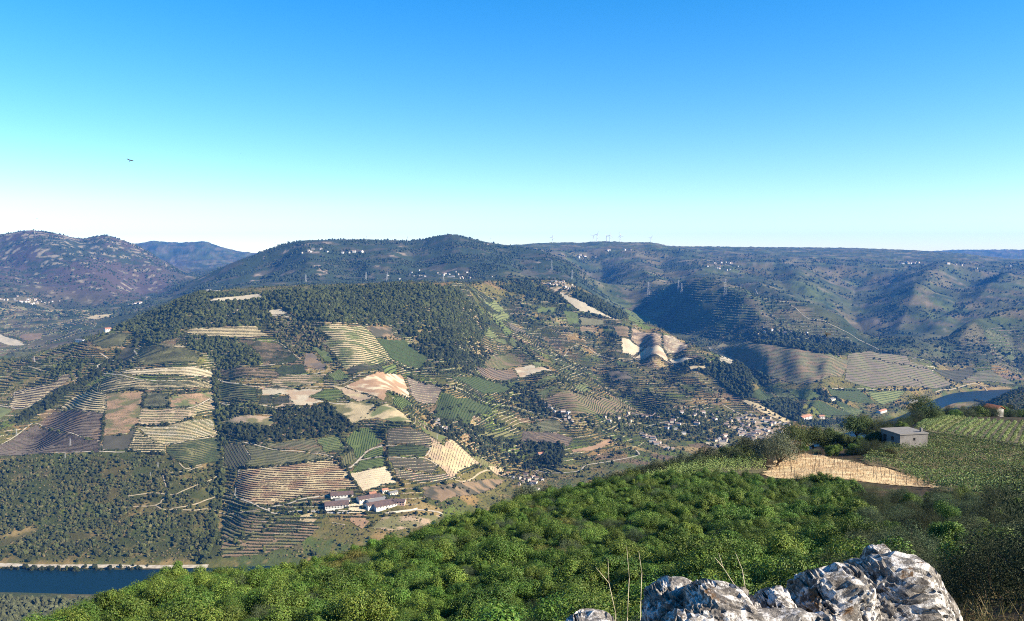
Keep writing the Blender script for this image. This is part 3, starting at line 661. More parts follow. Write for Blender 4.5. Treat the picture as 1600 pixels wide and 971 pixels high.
plot('small dark vineyard square left on the pale bare ground', [(407, 620), (427, 618), (426, 630), (407, 630)], 'dark', C, 'dark', 5.5)
plot('small dark vineyard trapezoid right on the pale bare ground', [(429, 623), (450, 618), (459, 633), (427, 633)], 'dark', C, 'dark', 5.5)
plot('dark green vineyard right of the gully crossed by pale lines', [(341, 598), (401, 608), (401, 628), (345, 625)], 'dkgreen', C, 'dark', 6, soil2='olive')
plot('pale straw and yellow green tongue of field above the dark terraces', [(563, 654), (586, 641), (604, 631), (626, 644), (650, 664), (613, 659), (589, 653), (570, 656)], 'straw', soil2='ltgreen', name='field', cat='field')
plot('green parcel beside the dark tree clump', [(617, 621), (632, 623), (645, 633), (629, 643), (614, 631)], 'green', 'l', 'green', 5, ((617, 621), (629, 643)))
# --- middle: groves and fields above the winery
plot('brown clearing inside the dark olive grove', [(348, 659), (370, 652), (426, 652), (427, 663), (419, 667), (368, 662)], 'olive', soil2='bare', name='field', cat='field')
plot('pale olive field along the upper side of the thin track', [(385, 692), (404, 695), (491, 687), (503, 704), (516, 711), (475, 705), (435, 702)], 'grey', 'l', 'olive', 5, ((385, 692), (516, 711)), h=1.0, soil2='brown')
plot('light striped green vineyard in the corner of the groves', [(494, 687), (528, 682), (539, 699), (512, 709), (505, 702)], 'ltgreen', 'l', 'green', 6.5, ((494, 693), (530, 687)))
plot('dark grey green field at the lower end of the olive grove', [(351, 696), (380, 694), (392, 718), (373, 734), (351, 727)], 'dark', 'l', 'olive', 5, ((351, 696), (373, 734)), h=1.0)
plot('wide grey green field below the thin track', [(384, 696), (435, 706), (475, 709), (518, 716), (519, 719), (412, 730), (378, 733), (394, 718)], 'grey', 'l', 'olive', 5, ((384, 700), (519, 719)), h=1.0, soil2='olive')
plot('green field right of the olive grove crossed by a pale path', [(558, 669), (580, 671), (596, 692), (575, 703), (559, 718), (550, 702), (540, 689), (545, 683)], 'green', 'l', 'green', 5, ((558, 669), (550, 702)), h=1.0)
plot('small green brown field left of the wide pale track', [(538, 714), (549, 704), (556, 719), (541, 731), (531, 722)], 'olive', 'l', 'olive', 5, ((538, 714), (541, 731)), h=1.0)
plot('green field right of the wide pale track', [(577, 705), (598, 699), (601, 712), (566, 718)], 'green', 'l', 'green', 5, ((577, 705), (601, 712)), h=1.0)
plot('green field directly above the cream coloured plot', [(563, 721), (601, 716), (599, 728), (551, 738)], 'green', 'l', 'green', 5, ((563, 721), (601, 716)), h=1.0)
plot('cream coloured bare plot just above the winery', [(545, 741), (602, 730), (620, 754), (567, 768)], 'cream', 'l', 'light', 7, ((545, 741), (602, 730)), h=0.5, name='field', cat='field', ragged=1)
plot('wide ochre terraced slope above the winery', [(374, 737), (412, 732), (520, 721), (548, 742), (560, 760), (520, 768), (470, 776), (425, 790), (400, 788), (372, 780), (368, 760)], 'straw', C, 'brown', 6.5, w=2.6, soil2='rust', gaps=.15)
# --- left middle
plot('greyish terraced vineyard under the pale curving track', [(166, 590), (205, 594), (250, 600), (332, 598), (333, 608), (280, 607), (225, 610), (165, 614), (155, 605)], 'straw', C, 'dark', 6.5, w=3.0, soil2='grey')
plot('dark straw terraces with bright banks beside the gully trees', [(120, 618), (133, 613), (165, 616), (167, 628), (165, 646), (130, 645), (110, 640), (95, 637)], 'straw', C, 'dark', 7, w=4.2)
plot('large mauve vineyard with fine level rows on the left slope', [(60, 662), (85, 645), (110, 642), (160, 648), (162, 662), (158, 690), (135, 684), (100, 676)], 'mauve', C, 'purple', 5, soil2='brown')
plot('dark mauve vineyard below the diagonal pale path on the far left', [(-30, 702), (0, 697), (30, 680), (56, 664), (100, 678), (135, 687), (157, 692), (155, 706), (80, 708), (20, 712), (-30, 712)], 'mauve', C, 'purple', 5)
plot('reddish fallow square with a pale cross path', [(166, 617), (222, 614), (220, 636), (219, 658), (200, 677), (163, 680), (165, 650)], 'rust', 'l', 'olive', 5, ((166, 617), (222, 614)), soil2='olive', h=0.8, gaps=0.3)
plot('grey vineyard square right of the reddish fallow square', [(224, 613), (265, 618), (264, 632), (245, 637), (221, 637)], 'grey', C, 'dark', 5.5)
plot('pink brown fallow field above the pale bowed track', [(268, 619), (300, 616), (335, 612), (334, 619), (300, 636), (266, 636)], 'rust', 'l', 'olive', 6, ((268, 619), (335, 612)), soil2='ltgreen', h=0.8, gaps=0.3)
plot('rosy terraces below the pale bowed track', [(217, 652), (222, 640), (268, 640), (300, 640), (334, 622), (336, 640), (310, 645), (300, 656), (260, 665), (216, 664)], 'bare', C, 'olive', 7, soil2='straw')
plot('pale straw terraces with a white loading spot on the left corner', [(214, 668), (260, 667), (302, 657), (330, 655), (338, 680), (300, 688), (262, 696), (240, 692), (228, 680)], 'straw', C, 'olive', 6, soil2='pale')
plot('dark banded terraces under the white loading spot', [(213, 672), (228, 682), (258, 697), (258, 709), (215, 708), (199, 704), (206, 690)], 'straw', C, 'dark', 6.5, w=4.0)
plot('dark green vineyard bounded by a pale angular track', [(260, 698), (300, 689), (338, 684), (343, 690), (345, 718), (300, 728), (273, 718), (262, 708)], 'dkgreen', C, 'dark', 6, soil2='olive')
plot('dark grove left of the dark banded terraces', [(160, 682), (198, 680), (213, 668), (207, 690), (196, 703), (160, 704)], 'dark', name='scrub_patch', cat='scrub')
# --- terraces right of the winery
plot('dark terraces with thin pale banks on the ridge above the winery', [(606, 671), (629, 669), (662, 677), (672, 682), (692, 696), (672, 699), (604, 696)], 'dark', C, 'light', 8, w=1.7, h=.7)
plot('dark green terrace band in the middle of the ridge slope', [(605, 699), (671, 701), (664, 713), (607, 714)], 'dkgreen', C, 'dark', 6.5)
plot('dark lower terrace block right of the cream plot', [(607, 717), (664, 718), (686, 730), (675, 740), (617, 732)], 'dark', C, 'light', 9, w=1.5, h=.7)
plot('pale striped terraces curving under the dark lower block', [(615, 734), (675, 742), (721, 748), (688, 755), (640, 752), (622, 748)], 'dark', C, 'light', 7.5, w=2.8, h=.7)
plot('straw slope of fine rows along the ridge right of the winery', [(673, 683), (693, 698), (731, 706), (780, 731), (799, 742), (705, 746), (690, 731), (668, 714), (674, 701)], 'straw', 'l', 'brown', 5.0, ((731, 706), (700, 735)), soil2='bare', gaps=.4, w=.9, h=1.0)
plot('brown rough ground with a tree row below the striped terraces', [(660, 762), (700, 758), (760, 750), (795, 750), (770, 765), (735, 775), (690, 785), (665, 778)], 'brown', soil2='dark', name='rough_ground', cat='rough ground')
plot('green scrub strip running down the ridge beside the straw slope', [(656, 666), (690, 681), (780, 725), (800, 738), (780, 729), (730, 704), (690, 694), (662, 676)], 'olive', soil2='green', name='grass_strip', cat='grass')
# --- side valley
plot('dark green vineyard panel on the far side of the creek', [(676, 648), (691, 615), (714, 624), (767, 632), (769, 642), (740, 652), (731, 666), (696, 655)], 'dkgreen', 'l', 'green', 5.5, ((676, 648), (691, 615)))
plot('dark green vineyard under the hedge in the side valley', [(706, 593), (750, 590), (806, 599), (790, 613), (740, 608)], 'dkgreen', C, 'green', 6)
plot('mauve terraces right of the wooded rows', [(742, 573), (765, 575), (800, 578), (811, 591), (752, 587)], 'mauve', C, 'purple', 6, soil2='brown')
plot('olive brown parcel above the mauve terraces', [(763, 555), (798, 552), (826, 568), (798, 575), (756, 572)], 'olive', C, 'olive', 6, soil2='brown')
plot('pale pinkish plot on the spur above the curved green terraces', [(803, 576), (831, 571), (866, 582), (813, 591)], 'pale', name='field', cat='field', soil2='bare')
plot('upper curved light green terrace on the spur', [(835, 600), (875, 590), (896, 593), (842, 606)], 'ltgreen', C, 'green', 8)
plot('lower curved light green terrace on the spur', [(838, 616), (873, 602), (893, 603), (850, 619)], 'ltgreen', C, 'green', 8)
plot('brown olive slope above the line of white houses', [(847, 625), (862, 620), (925, 620), (970, 627), (1015, 646), (977, 644), (928, 650), (892, 650)], 'brown', C, 'olive', 7, soil2='olive')
plot('mauve brown terraces below the line of white houses', [(818, 674), (868, 677), (895, 685), (888, 698), (850, 692), (815, 690)], 'mauve', C, 'purple', 7, soil2='brown')
plot('curved tan field above the pale winding road', [(893, 704), (928, 697), (952, 686), (960, 692), (928, 705), (895, 708)], 'rust', name='field', cat='field')
plot('olive terraces in the side valley between hedges', [(742, 678), (790, 674), (806, 680), (790, 686), (750, 684)], 'olive', C, 'dark', 8)
plot('green brown plot among the hedges of the side valley', [(838, 662), (860, 655), (885, 668), (860, 676), (822, 672)], 'grey', C, 'olive', 7)
# --- second hill
for lab, pg, so in (
 ('light green field at the top of the second spur', [(752, 471), (772, 470), (788, 484), (772, 485)], 'ltgreen'),
 ('light green field below the topmost one on the second spur', [(760, 487), (785, 486), (798, 494), (793, 499), (770, 497)], 'ltgreen'),
 ('rounded bright green meadow on the second spur', [(755, 517), (765, 516), (778, 526), (770, 529), (759, 527)], 'ltgreen'),
 ('narrow green field right of the rounded meadow', [(770, 499), (783, 499), (801, 522), (793, 527), (782, 512)], 'green'),
 ('green field under the rounded meadow', [(770, 530), (788, 530), (793, 537), (788, 539)], 'ltgreen'),
 ('small green field beside the hedge on the second spur', [(798, 527), (810, 535), (806, 544), (795, 535)], 'ltgreen'),
 ('tiny green field near the rubble on the second spur', [(818, 545), (831, 552), (826, 556), (816, 551)], 'ltgreen'),
 ('yellow green field above the pale pinkish plot', [(831, 567), (845, 566), (856, 573), (838, 576)], 'ltgreen'),
 ('mauve fallow patch on the second spur', [(792, 502), (821, 519), (818, 523), (806, 522)], 'mauve'),
 ('green field left of the long hedge on the second hill', [(840, 482), (870, 480), (865, 488), (840, 490)], 'green'),
 ('green field right of the small farm on the second hill', [(880, 485), (903, 490), (906, 506), (889, 508)], 'green'),
 ('grey green strip under the pale ridge of the second hill', [(906, 496), (945, 501), (945, 508), (908, 508)], 'grey'),
 ('brownish fallow patch below the grey green strip', [(906, 510), (931, 510), (929, 519), (908, 518)], 'brown'),
 ('pale bare ridge leading down from the hilltop village', [(872, 455), (893, 466), (906, 470), (932, 485), (968, 502), (942, 494), (904, 486), (885, 470)], 'pale'),
 ('grassy green spur right of the dark pine wood', [(977, 482), (1000, 492), (1028, 505), (1005, 507), (982, 501)], 'green'),
 ('grey brown rectangle among hedges in the middle of the second hill', [(948, 581), (982, 582), (990, 594), (958, 596)], 'mauve'),
 ('small green field above the grey brown rectangle', [(962, 563), (980, 568), (978, 573), (966, 571)], 'green'),
 ('light green wedge under the hedge on the spur end', [(897, 603), (910, 598), (928, 608), (905, 612)], 'ltgreen'),
 ('brown dry parcel left of the big cream vineyard', [(959, 512), (983, 512), (982, 528), (965, 526)], 'brown')):
    plot(lab, pg, so, C if so in ('green', 'brown', 'mauve', 'ltgreen') else None, 'olive', 8, name='field', cat='field')
plot('cream left wing of the big bare vineyard', [(972, 529), (983, 531), (1005, 543), (990, 557), (972, 551)], 'cream', C, 'light', 7, h=0.6)
plot('mauve upper block of the big bare vineyard', [(988, 513), (1034, 523), (1034, 541), (1018, 543), (1000, 542), (986, 531)], 'bare', C, 'brown', 8, soil2='mauve', w=1.8)
plot('mauve and cream lower block of the big bare vineyard', [(1007, 545), (1036, 546), (1046, 567), (993, 560)], 'cream', C, 'light', 7, h=0.6, soil2='bare')
plot('rounded right block of the big bare vineyard', [(1036, 524), (1051, 526), (1074, 539), (1071, 547), (1043, 552), (1037, 542)], 'bare', C, 'purple', 7, soil2='cream')
plot('cream strip below the big bare vineyard', [(1045, 559), (1080, 561), (1067, 567), (1049, 567)], 'cream', name='field', cat='field')
plot('pale straw tip of the spur above the dark wood', [(1106, 542), (1152, 562), (1162, 572), (1142, 572), (1122, 565), (1127, 558)], 'pale', C, 'olive', 9)
plot('yellow strip left of the dark wood on the spur', [(1076, 574), (1106, 572), (1101, 577), (1080, 578)], 'straw', name='field', cat='field')
plot('dry straw crest running down to the riverside village', [(1160, 627), (1166, 625), (1200, 640), (1240, 660), (1235, 664), (1190, 645)], 'straw', name='bare_ground', cat='bare ground')
# --- beyond the mouth of the side river
plot('dark green vineyard knoll beside the dark wood', [(1173, 620), (1185, 609), (1203, 605), (1211, 624), (1193, 630)], 'dkgreen', C, 'green', 6)
plot('sunlit green vineyard on the flank of the knoll', [(1205, 606), (1226, 609), (1246, 625), (1233, 622), (1214, 620)], 'ltgreen', C, 'green', 8)  # lighter soil paints the sun on this side of the knoll
plot('dark green vineyard over the white house group', [(1292, 607), (1337, 607), (1345, 612), (1368, 632), (1328, 627), (1300, 619)], 'dkgreen', C, 'green', 7)
plot('light green vineyard sloping to the river mouth', [(1351, 614), (1414, 612), (1399, 627), (1379, 633), (1366, 625)], 'ltgreen', C, 'green', 8)
plot('dark green vineyard behind the white manor', [(1257, 629), (1285, 629), (1322, 643), (1342, 647), (1328, 650), (1282, 647)], 'dkgreen', C, 'green', 7)
plot('light green vineyard right of the manor with a pale bend of track', [(1302, 624), (1322, 632), (1353, 643), (1337, 651), (1320, 643)], 'ltgreen', C, 'green', 8)
plot('green vineyard on the bank between two dark woods', [(1226, 608), (1260, 608), (1285, 622), (1262, 626), (1246, 622)], 'green', C, 'green', 7)
plot('ribbed bare vineyard knolls above the dark wood', [(1085, 540), (1130, 533), (1180, 538), (1240, 546), (1290, 555), (1330, 562), (1315, 590), (1270, 600), (1240, 599), (1200, 590), (1168, 573), (1125, 552)], 'grey', C, 'olive', 9, soil2='brown', h=1.2, gaps=.2)
plot('wide mauve and straw vineyard slope facing the river bend', [(1325, 556), (1345, 551), (1395, 553), (1420, 565), (1447, 573), (1490, 602), (1462, 608), (1426, 604), (1363, 607), (1320, 595)], 'mauve', C, 'olive', 11, soil2='grey', h=1.5, w=3)
plot('dark fan shaped vineyard above the river road', [(1456, 577), (1516, 574), (1524, 582), (1497, 598)], 'dark', C, 'dark', 8)
plot('straw edged vineyard point at the river road', [(1499, 599), (1525, 583), (1540, 580), (1590, 602), (1541, 596)], 'grey', C, 'olive', 8, soil2='mauve')

# --- tracks and roads
for lab, pg, w_ in (
 ('pale track curving across the upper terraces', [(152, 572), (157, 581), (162, 584), (203, 590), (247, 596), (308, 597), (333, 595)], 5.5),
 ('long pale track past the bright green diamond field', [(340, 593), (370, 600), (407, 606), (478, 606), (534, 601), (549, 593), (565, 585)], 5.5),
 ('short pale hairpin track near the gully top', [(157, 553), (165, 558), (172, 562), (190, 565)], 6), ('pale track down to the gully', [(165, 565), (152, 572)], 5),
 ('short upright pale track beside the dark wedge vineyard', [(212, 538), (209, 546), (214, 554)], 6),
 ('curved pale track near the hamlet on the left ridge', [(152, 528), (145, 531), (148, 533), (165, 536), (183, 537)], 5),
 ('pale bend of track on the left shoulder', [(53, 559), (55, 566), (64, 569)], 6), ('lower pale bend of track on the left shoulder', [(44, 573), (55, 576), (64, 579)], 6),
 ('pale path zigzagging below the bare hilltop', [(419, 478), (378, 480), (368, 488), (339, 502), (325, 508)], 5), ('path at the quarry pad', [(418, 494), (435, 494), (454, 497)], 6),
 ('pale path along the brown scrub slope', [(419, 532), (436, 536), (456, 552), (470, 562)], 4.5), ('pale path over the dark green parcels', [(406, 572), (440, 569), (466, 564)], 5),
 ('short pale track above the long pale track', [(436, 590), (460, 587), (490, 585), (508, 580)], 5),
 ('pale path down the stepped terraces, left leg', [(537, 508), (521, 529), (505, 536)], 4), ('pale path down the stepped terraces, right leg', [(578, 528), (562, 556), (536, 574)], 4.5),
 ('pale track under the dark vineyard squares', [(340, 629), (371, 633), (419, 635), (440, 640), (490, 637), (510, 630), (555, 632)], 5),
 ('thin pale track between the grey green fields', [(381, 692), (435, 704), (475, 707), (516, 713), (524, 718)], 4.5),
 ('wide pale track through the green fields', [(598, 697), (575, 705), (561, 719), (548, 731), (538, 735)], 8), ('side branch of the wide pale track', [(561, 720), (580, 716), (603, 714)], 5),
 ('forked pale track in the straw field', [(565, 654), (584, 635), (570, 634), (545, 640)], 4.5), ('pale path in the green field', [(559, 672), (568, 682), (575, 703)], 4),
 ('pale track along the reddish left terraces', [(14, 637), (22, 624), (26, 612), (60, 604), (85, 601), (97, 588), (118, 588)], 5), ('pale track under the reddish left terraces', [(-10, 633), (14, 637), (40, 638), (72, 618)], 6),
 ('diagonal pale path over the mauve vineyards', [(-10, 702), (30, 678), (56, 662), (90, 674), (135, 687), (155, 690)], 4.5), ('pale line under the mauve vineyards', [(-10, 712), (20, 712), (80, 708), (155, 706), (195, 707)], 4),
 ('pale bowed track below the pink brown field', [(222, 650), (260, 645), (300, 637), (320, 628), (336, 618)], 5.5), ('pale boundary track of the dark green vineyard', [(258, 709), (258, 697), (300, 689), (336, 682)], 4.5),
 ('pale angular track in the scrub below the vineyards', [(280, 724), (292, 733), (315, 727)], 4), ('pale path in the scrub with a bent end', [(260, 762), (255, 745), (258, 740), (290, 737), (317, 730)], 4),
 ('pale track on the scrubby lower slope', [(200, 776), (240, 771), (270, 774), (285, 768), (320, 755), (342, 742)], 4.5), ('pale grass edged track on the lower slope', [(170, 797), (243, 790), (252, 783), (262, 776)], 5), ('pale curved track toward the lower gully', [(243, 790), (258, 797), (300, 798), (330, 797), (362, 804), (410, 800)], 4.5),
 ('pale bright verge of the lower slope', [(268, 796), (300, 790), (325, 781), (342, 774)], 4.5),
 ('pale track down the left edge of the ochre slope', [(373, 735), (372, 752), (368, 765), (370, 778), (400, 790), (418, 798)], 5), ('pale path in the dark grey green field', [(381, 700), (393, 719), (374, 735)], 3.5),
 ('light concrete lane looping to the winery', [(515, 775), (480, 779), (450, 788), (424, 793), (420, 799), (432, 803), (470, 799), (520, 799), (560, 800)], 7), ('pale road right of the winery', [(600, 803), (640, 798), (690, 803), (672, 812), (655, 822)], 7),
 ('pale path across the dark terraces', [(603, 697), (640, 700), (672, 700), (693, 697)], 4), ('short pale path between the terrace blocks', [(672, 701), (670, 708), (664, 713)], 6), ('pale bank path under the dark green band', [(607, 715), (640, 716), (668, 718), (688, 730), (705, 730)], 4),
 ('pale bank under the terraces, lower left', [(614, 733), (650, 741), (705, 749), (740, 747), (798, 742)], 5),
 ('pale winding road in the side valley', [(838, 736), (865, 740), (902, 737), (916, 728), (944, 723), (977, 717), (998, 711), (994, 704)], 7), ('dark hedge lane across the side valley', [(636, 590), (690, 606), (745, 623), (800, 636), (850, 648), (880, 660)], 4.5),
 ('thin pale arc of path in the dark green valley vineyard', [(710, 594), (748, 599), (770, 606), (784, 614)], 3.5), ('thin pale path across the dark green bowl', [(600, 549), (640, 555), (668, 562)], 3.5),
 ('pale path above the second hill fields', [(868, 556), (888, 549), (912, 541), (930, 552), (975, 566)], 5), ('white edge road of the big bare vineyard', [(985, 556), (1000, 562), (1046, 567), (1061, 574)], 6),
 ('pale path along the village fields', [(1010, 667), (1040, 660), (1075, 664), (1090, 668)], 6), ('pale riverside street of the village', [(1135, 661), (1150, 655), (1160, 650), (1148, 643), (1128, 632)], 6),
 ('pale lane between vineyards near the wood', [(1160, 600), (1195, 614), (1240, 640)], 4), ('pale kerb of the green vineyard bank', [(1300, 607), (1340, 608), (1380, 609), (1420, 609)], 4.5), ('pale bend of track right of the manor', [(1318, 634), (1322, 638), (1316, 643)], 6),
 ('pale track on the mauve slope', [(1370, 575), (1400, 590), (1440, 604)], 5), ('pale diagonal track on the river slope', [(1426, 605), (1447, 590), (1460, 575), (1447, 572)], 5),
 ('pale painted strip of the sunlit crest on the middle right spur', [(1180, 452), (1240, 480), (1290, 503), (1350, 535), (1385, 552)], 4.5)):  # the last strip paints the sun along the crest of the spur
    track(lab, pg, w_, m_path if ('scrub' in lab or 'lower' in lab) else None)
track('white riverside railway embankment at the bottom left', [(-60, 884), (0, 884), (60, 886), (150, 886), (240, 887), (325, 886)], 16, name='riverside_road', lift=1.2)
track('pale shingle strip at the water edge below the railway embankment', [(20, 893.5), (60, 893), (90, 893.5), (118, 893)], 7, name='shingle_bank', lift=1.0)
track('white road along the far bank of the right river bend', [(1462, 613), (1480, 610), (1540, 608), (1600, 606)], 9, name='riverside_road', lift=1.5, mat=m_path)
# ------------------------------------------------------------------ woods, scrub and hedges on the hills (too small and many to count)
m_leaf_far = mat_basic('far_foliage', (0.5, 0.5, 0.5), 0.9, 0.45, 1.6, inst=True, bump=0.8, bscale=2.5, spec=0.15)
_trees = {}
def tree_nodes(tall):
    """node group: clumpy crowns (four variants) set on the points of the mesh"""
    if tall in _trees: return _trees[tall]
    ng = bpy.data.node_groups.new('scatter_' + tall, 'GeometryNodeTree'); _trees[tall] = ng
    ng.interface.new_socket('Geometry', in_out='INPUT', socket_type='NodeSocketGeometry')
    ng.interface.new_socket('Geometry', in_out='OUTPUT', socket_type='NodeSocketGeometry')
    gi = N(ng, 'NodeGroupInput'); go = N(ng, 'NodeGroupOutput'); L = ng.links
    g2i = N(ng, 'GeometryNodeGeometryToInstance')
    for k in range(4):
        ico = N(ng, 'GeometryNodeMeshIcoSphere'); ico.inputs['Subdivisions'].default_value = 3 if tall != 'bush' else 2; ico.inputs['Radius'].default_value = 0.5
        sp = N(ng, 'GeometryNodeSetPosition'); nz = N(ng, 'ShaderNodeTexNoise', noise_dimensions='4D')
        nz.inputs['Scale'].default_value = 2.6; nz.inputs['Detail'].default_value = 3; nz.inputs['W'].default_value = 3.7 * k + 1
        nz.inputs['Roughness'].default_value = 0.7
        sub = N(ng, 'ShaderNodeVectorMath', operation='SUBTRACT'); sub.inputs[1].default_value = (0.5, 0.5, 0.5)
        sc = N(ng, 'ShaderNodeVectorMath', operation='SCALE'); sc.inputs['Scale'].default_value = 0.95
        L.new(nz.outputs['Color'], sub.inputs[0]); L.new(sub.outputs[0], sc.inputs[0]); L.new(sc.outputs[0], sp.inputs['Offset'])
        L.new(ico.outputs['Mesh'], sp.inputs['Geometry'])
        tf = N(ng, 'GeometryNodeTransform')
        tf.inputs['Scale'].default_value = {'tree': (1, 1, 1.15), 'bush': (1.1, 1.1, 0.75), 'cypress': (0.45, 0.45, 1.6)}[tall]
        tf.inputs['Translation'].default_value = (0, 0, {'tree': 0.5, 'bush': 0.25, 'cypress': 0.75}[tall])
        L.new(sp.outputs[0], tf.inputs['Geometry'])
        sm = N(ng, 'GeometryNodeSetMaterial'); sm.inputs['Material'].default_value = m_leaf_far
        L.new(tf.outputs[0], sm.inputs['Geometry']); L.new(sm.outputs[0], g2i.inputs[0])
    iop = N(ng, 'GeometryNodeInstanceOnPoints'); iop.inputs['Pick Instance'].default_value = True
    def attr(nm, t):
        a = N(ng, 'GeometryNodeInputNamedAttribute', data_type=t); a.inputs['Name'].default_value = nm; return a.outputs['Attribute']
    L.new(gi.outputs[0], iop.inputs['Points']); L.new(g2i.outputs[0], iop.inputs['Instance'])
    L.new(attr('pick', 'INT'), iop.inputs['Instance Index']); L.new(attr('rot', 'FLOAT_VECTOR'), iop.inputs['Rotation']); L.new(attr('size', 'FLOAT_VECTOR'), iop.inputs['Scale'])
    st = N(ng, 'GeometryNodeStoreNamedAttribute', data_type='FLOAT_COLOR', domain='INSTANCE'); st.inputs['Name'].default_value = 'tint'
    L.new(iop.outputs[0], st.inputs['Geometry']); L.new(attr('tcol', 'FLOAT_COLOR'), st.inputs['Value'])
    L.new(st.outputs[0], go.inputs[0])
    return ng

LEAF = dict(scrubw=((.050, .060, .020), (.068, .074, .025), (.036, .044, .016), (.085, .080, .032), (.042, .048, .020)), scrub=((.082, .080, .030), (.12, .095, .045), (.055, .062, .024)), wood=((.046, .056, .018), (.062, .070, .022), (.034, .042, .015)), pine=((.034, .044, .019), (.042, .052, .021)),
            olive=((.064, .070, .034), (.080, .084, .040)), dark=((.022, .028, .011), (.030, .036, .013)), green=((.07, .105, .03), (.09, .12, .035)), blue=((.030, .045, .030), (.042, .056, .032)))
def scatter(name, label, P, size, leaf, tall='tree', kind='stuff', sink=0.12):
    P = np.asarray(P, float)
    if len(P) == 0: print('EMPTY SCATTER', label); return
    n = len(P); z = hz(P[:, 0], P[:, 1])
    s = size * np.exp(np.clip(rng.normal(0, 0.36, n), -.7, .6))
    V3 = np.column_stack([P[:, :2], z - sink * s])
    me = mesh_np(name, V3, np.zeros((0, 3), int), False)
    def put(nm, t, arr, key):
        a = me.attributes.new(nm, t, 'POINT'); a.data.foreach_set(key, np.ascontiguousarray(arr, dtype=np.int32 if key == 'value' else np.float32).ravel())
    put('pick', 'INT', rng.integers(0, 4, n), 'value')
    put('rot', 'FLOAT_VECTOR', np.column_stack([rng.normal(0, .1, n), rng.normal(0, .1, n), rng.random(n) * 6.28]), 'vector')
    put('size', 'FLOAT_VECTOR', s[:, None] * (1 + 0.15 * rng.standard_normal((n, 3))), 'vector')
    pal = np.array(LEAF[leaf]); c = pal[rng.integers(0, len(pal), n)] * (0.7 + 0.6 * rng.random((n, 1))) * (1.75 if leaf in ('scrub', 'blue', 'olive') else 1.7)
    c = c * (1 + 0.35 * fbm(P[:, 0] / 60, P[:, 1] / 60, 3, 61))[:, None]
    put('tcol', 'FLOAT_COLOR', np.column_stack([c, np.ones(n)]), 'color')
    o = link(name, me, kind=kind, label=label)
    md = o.modifiers.new('scatter', 'NODES'); md.node_group = tree_nodes(tall)
    return o

def pts_poly(pix, dens, ymin=700.0, free=False, clump=None, jit=True):
    """random ground points inside a pixel polygon; dens per hectare"""
    P = hits(pix, ymin); x0, y0 = P[:, :2].min(0); x1, y1 = P[:, :2].max(0)
    n = int((x1 - x0) * (y1 - y0) * dens / 10000)
    x = x0 + rng.random(n) * (x1 - x0); y = y0 + rng.random(n) * (y1 - y0)
    k = in_poly(x, y, P)
    if free: k &= masked(x, y) == 0
    if clump is not None: k &= fbm(x / clump, y / clump, 3, 17) > rng.random(n) * 0.5 - 0.3
    return np.column_stack([x[k], y[k]])
def pts_line(pix, space, jit, ymin=700.0):
    P = smooth_line(hits(pix, ymin)[:, :2], space)
    return P + rng.normal(0, jit, P.shape)
def pts_grid(pix, sx, sy, jit=0.8):
    P = hits(pix); x = np.arange(P[:, 0].min(), P[:, 0].max(), sx); y = np.arange(P[:, 1].min(), P[:, 1].max(), sy)
    X, Y = np.meshgrid(x, y); X = X.ravel() + rng.normal(0, jit, X.size); Y = Y.ravel() + rng.normal(0, jit, Y.size)
    k = in_poly(X, Y, P); return np.column_stack([X[k], Y[k]])

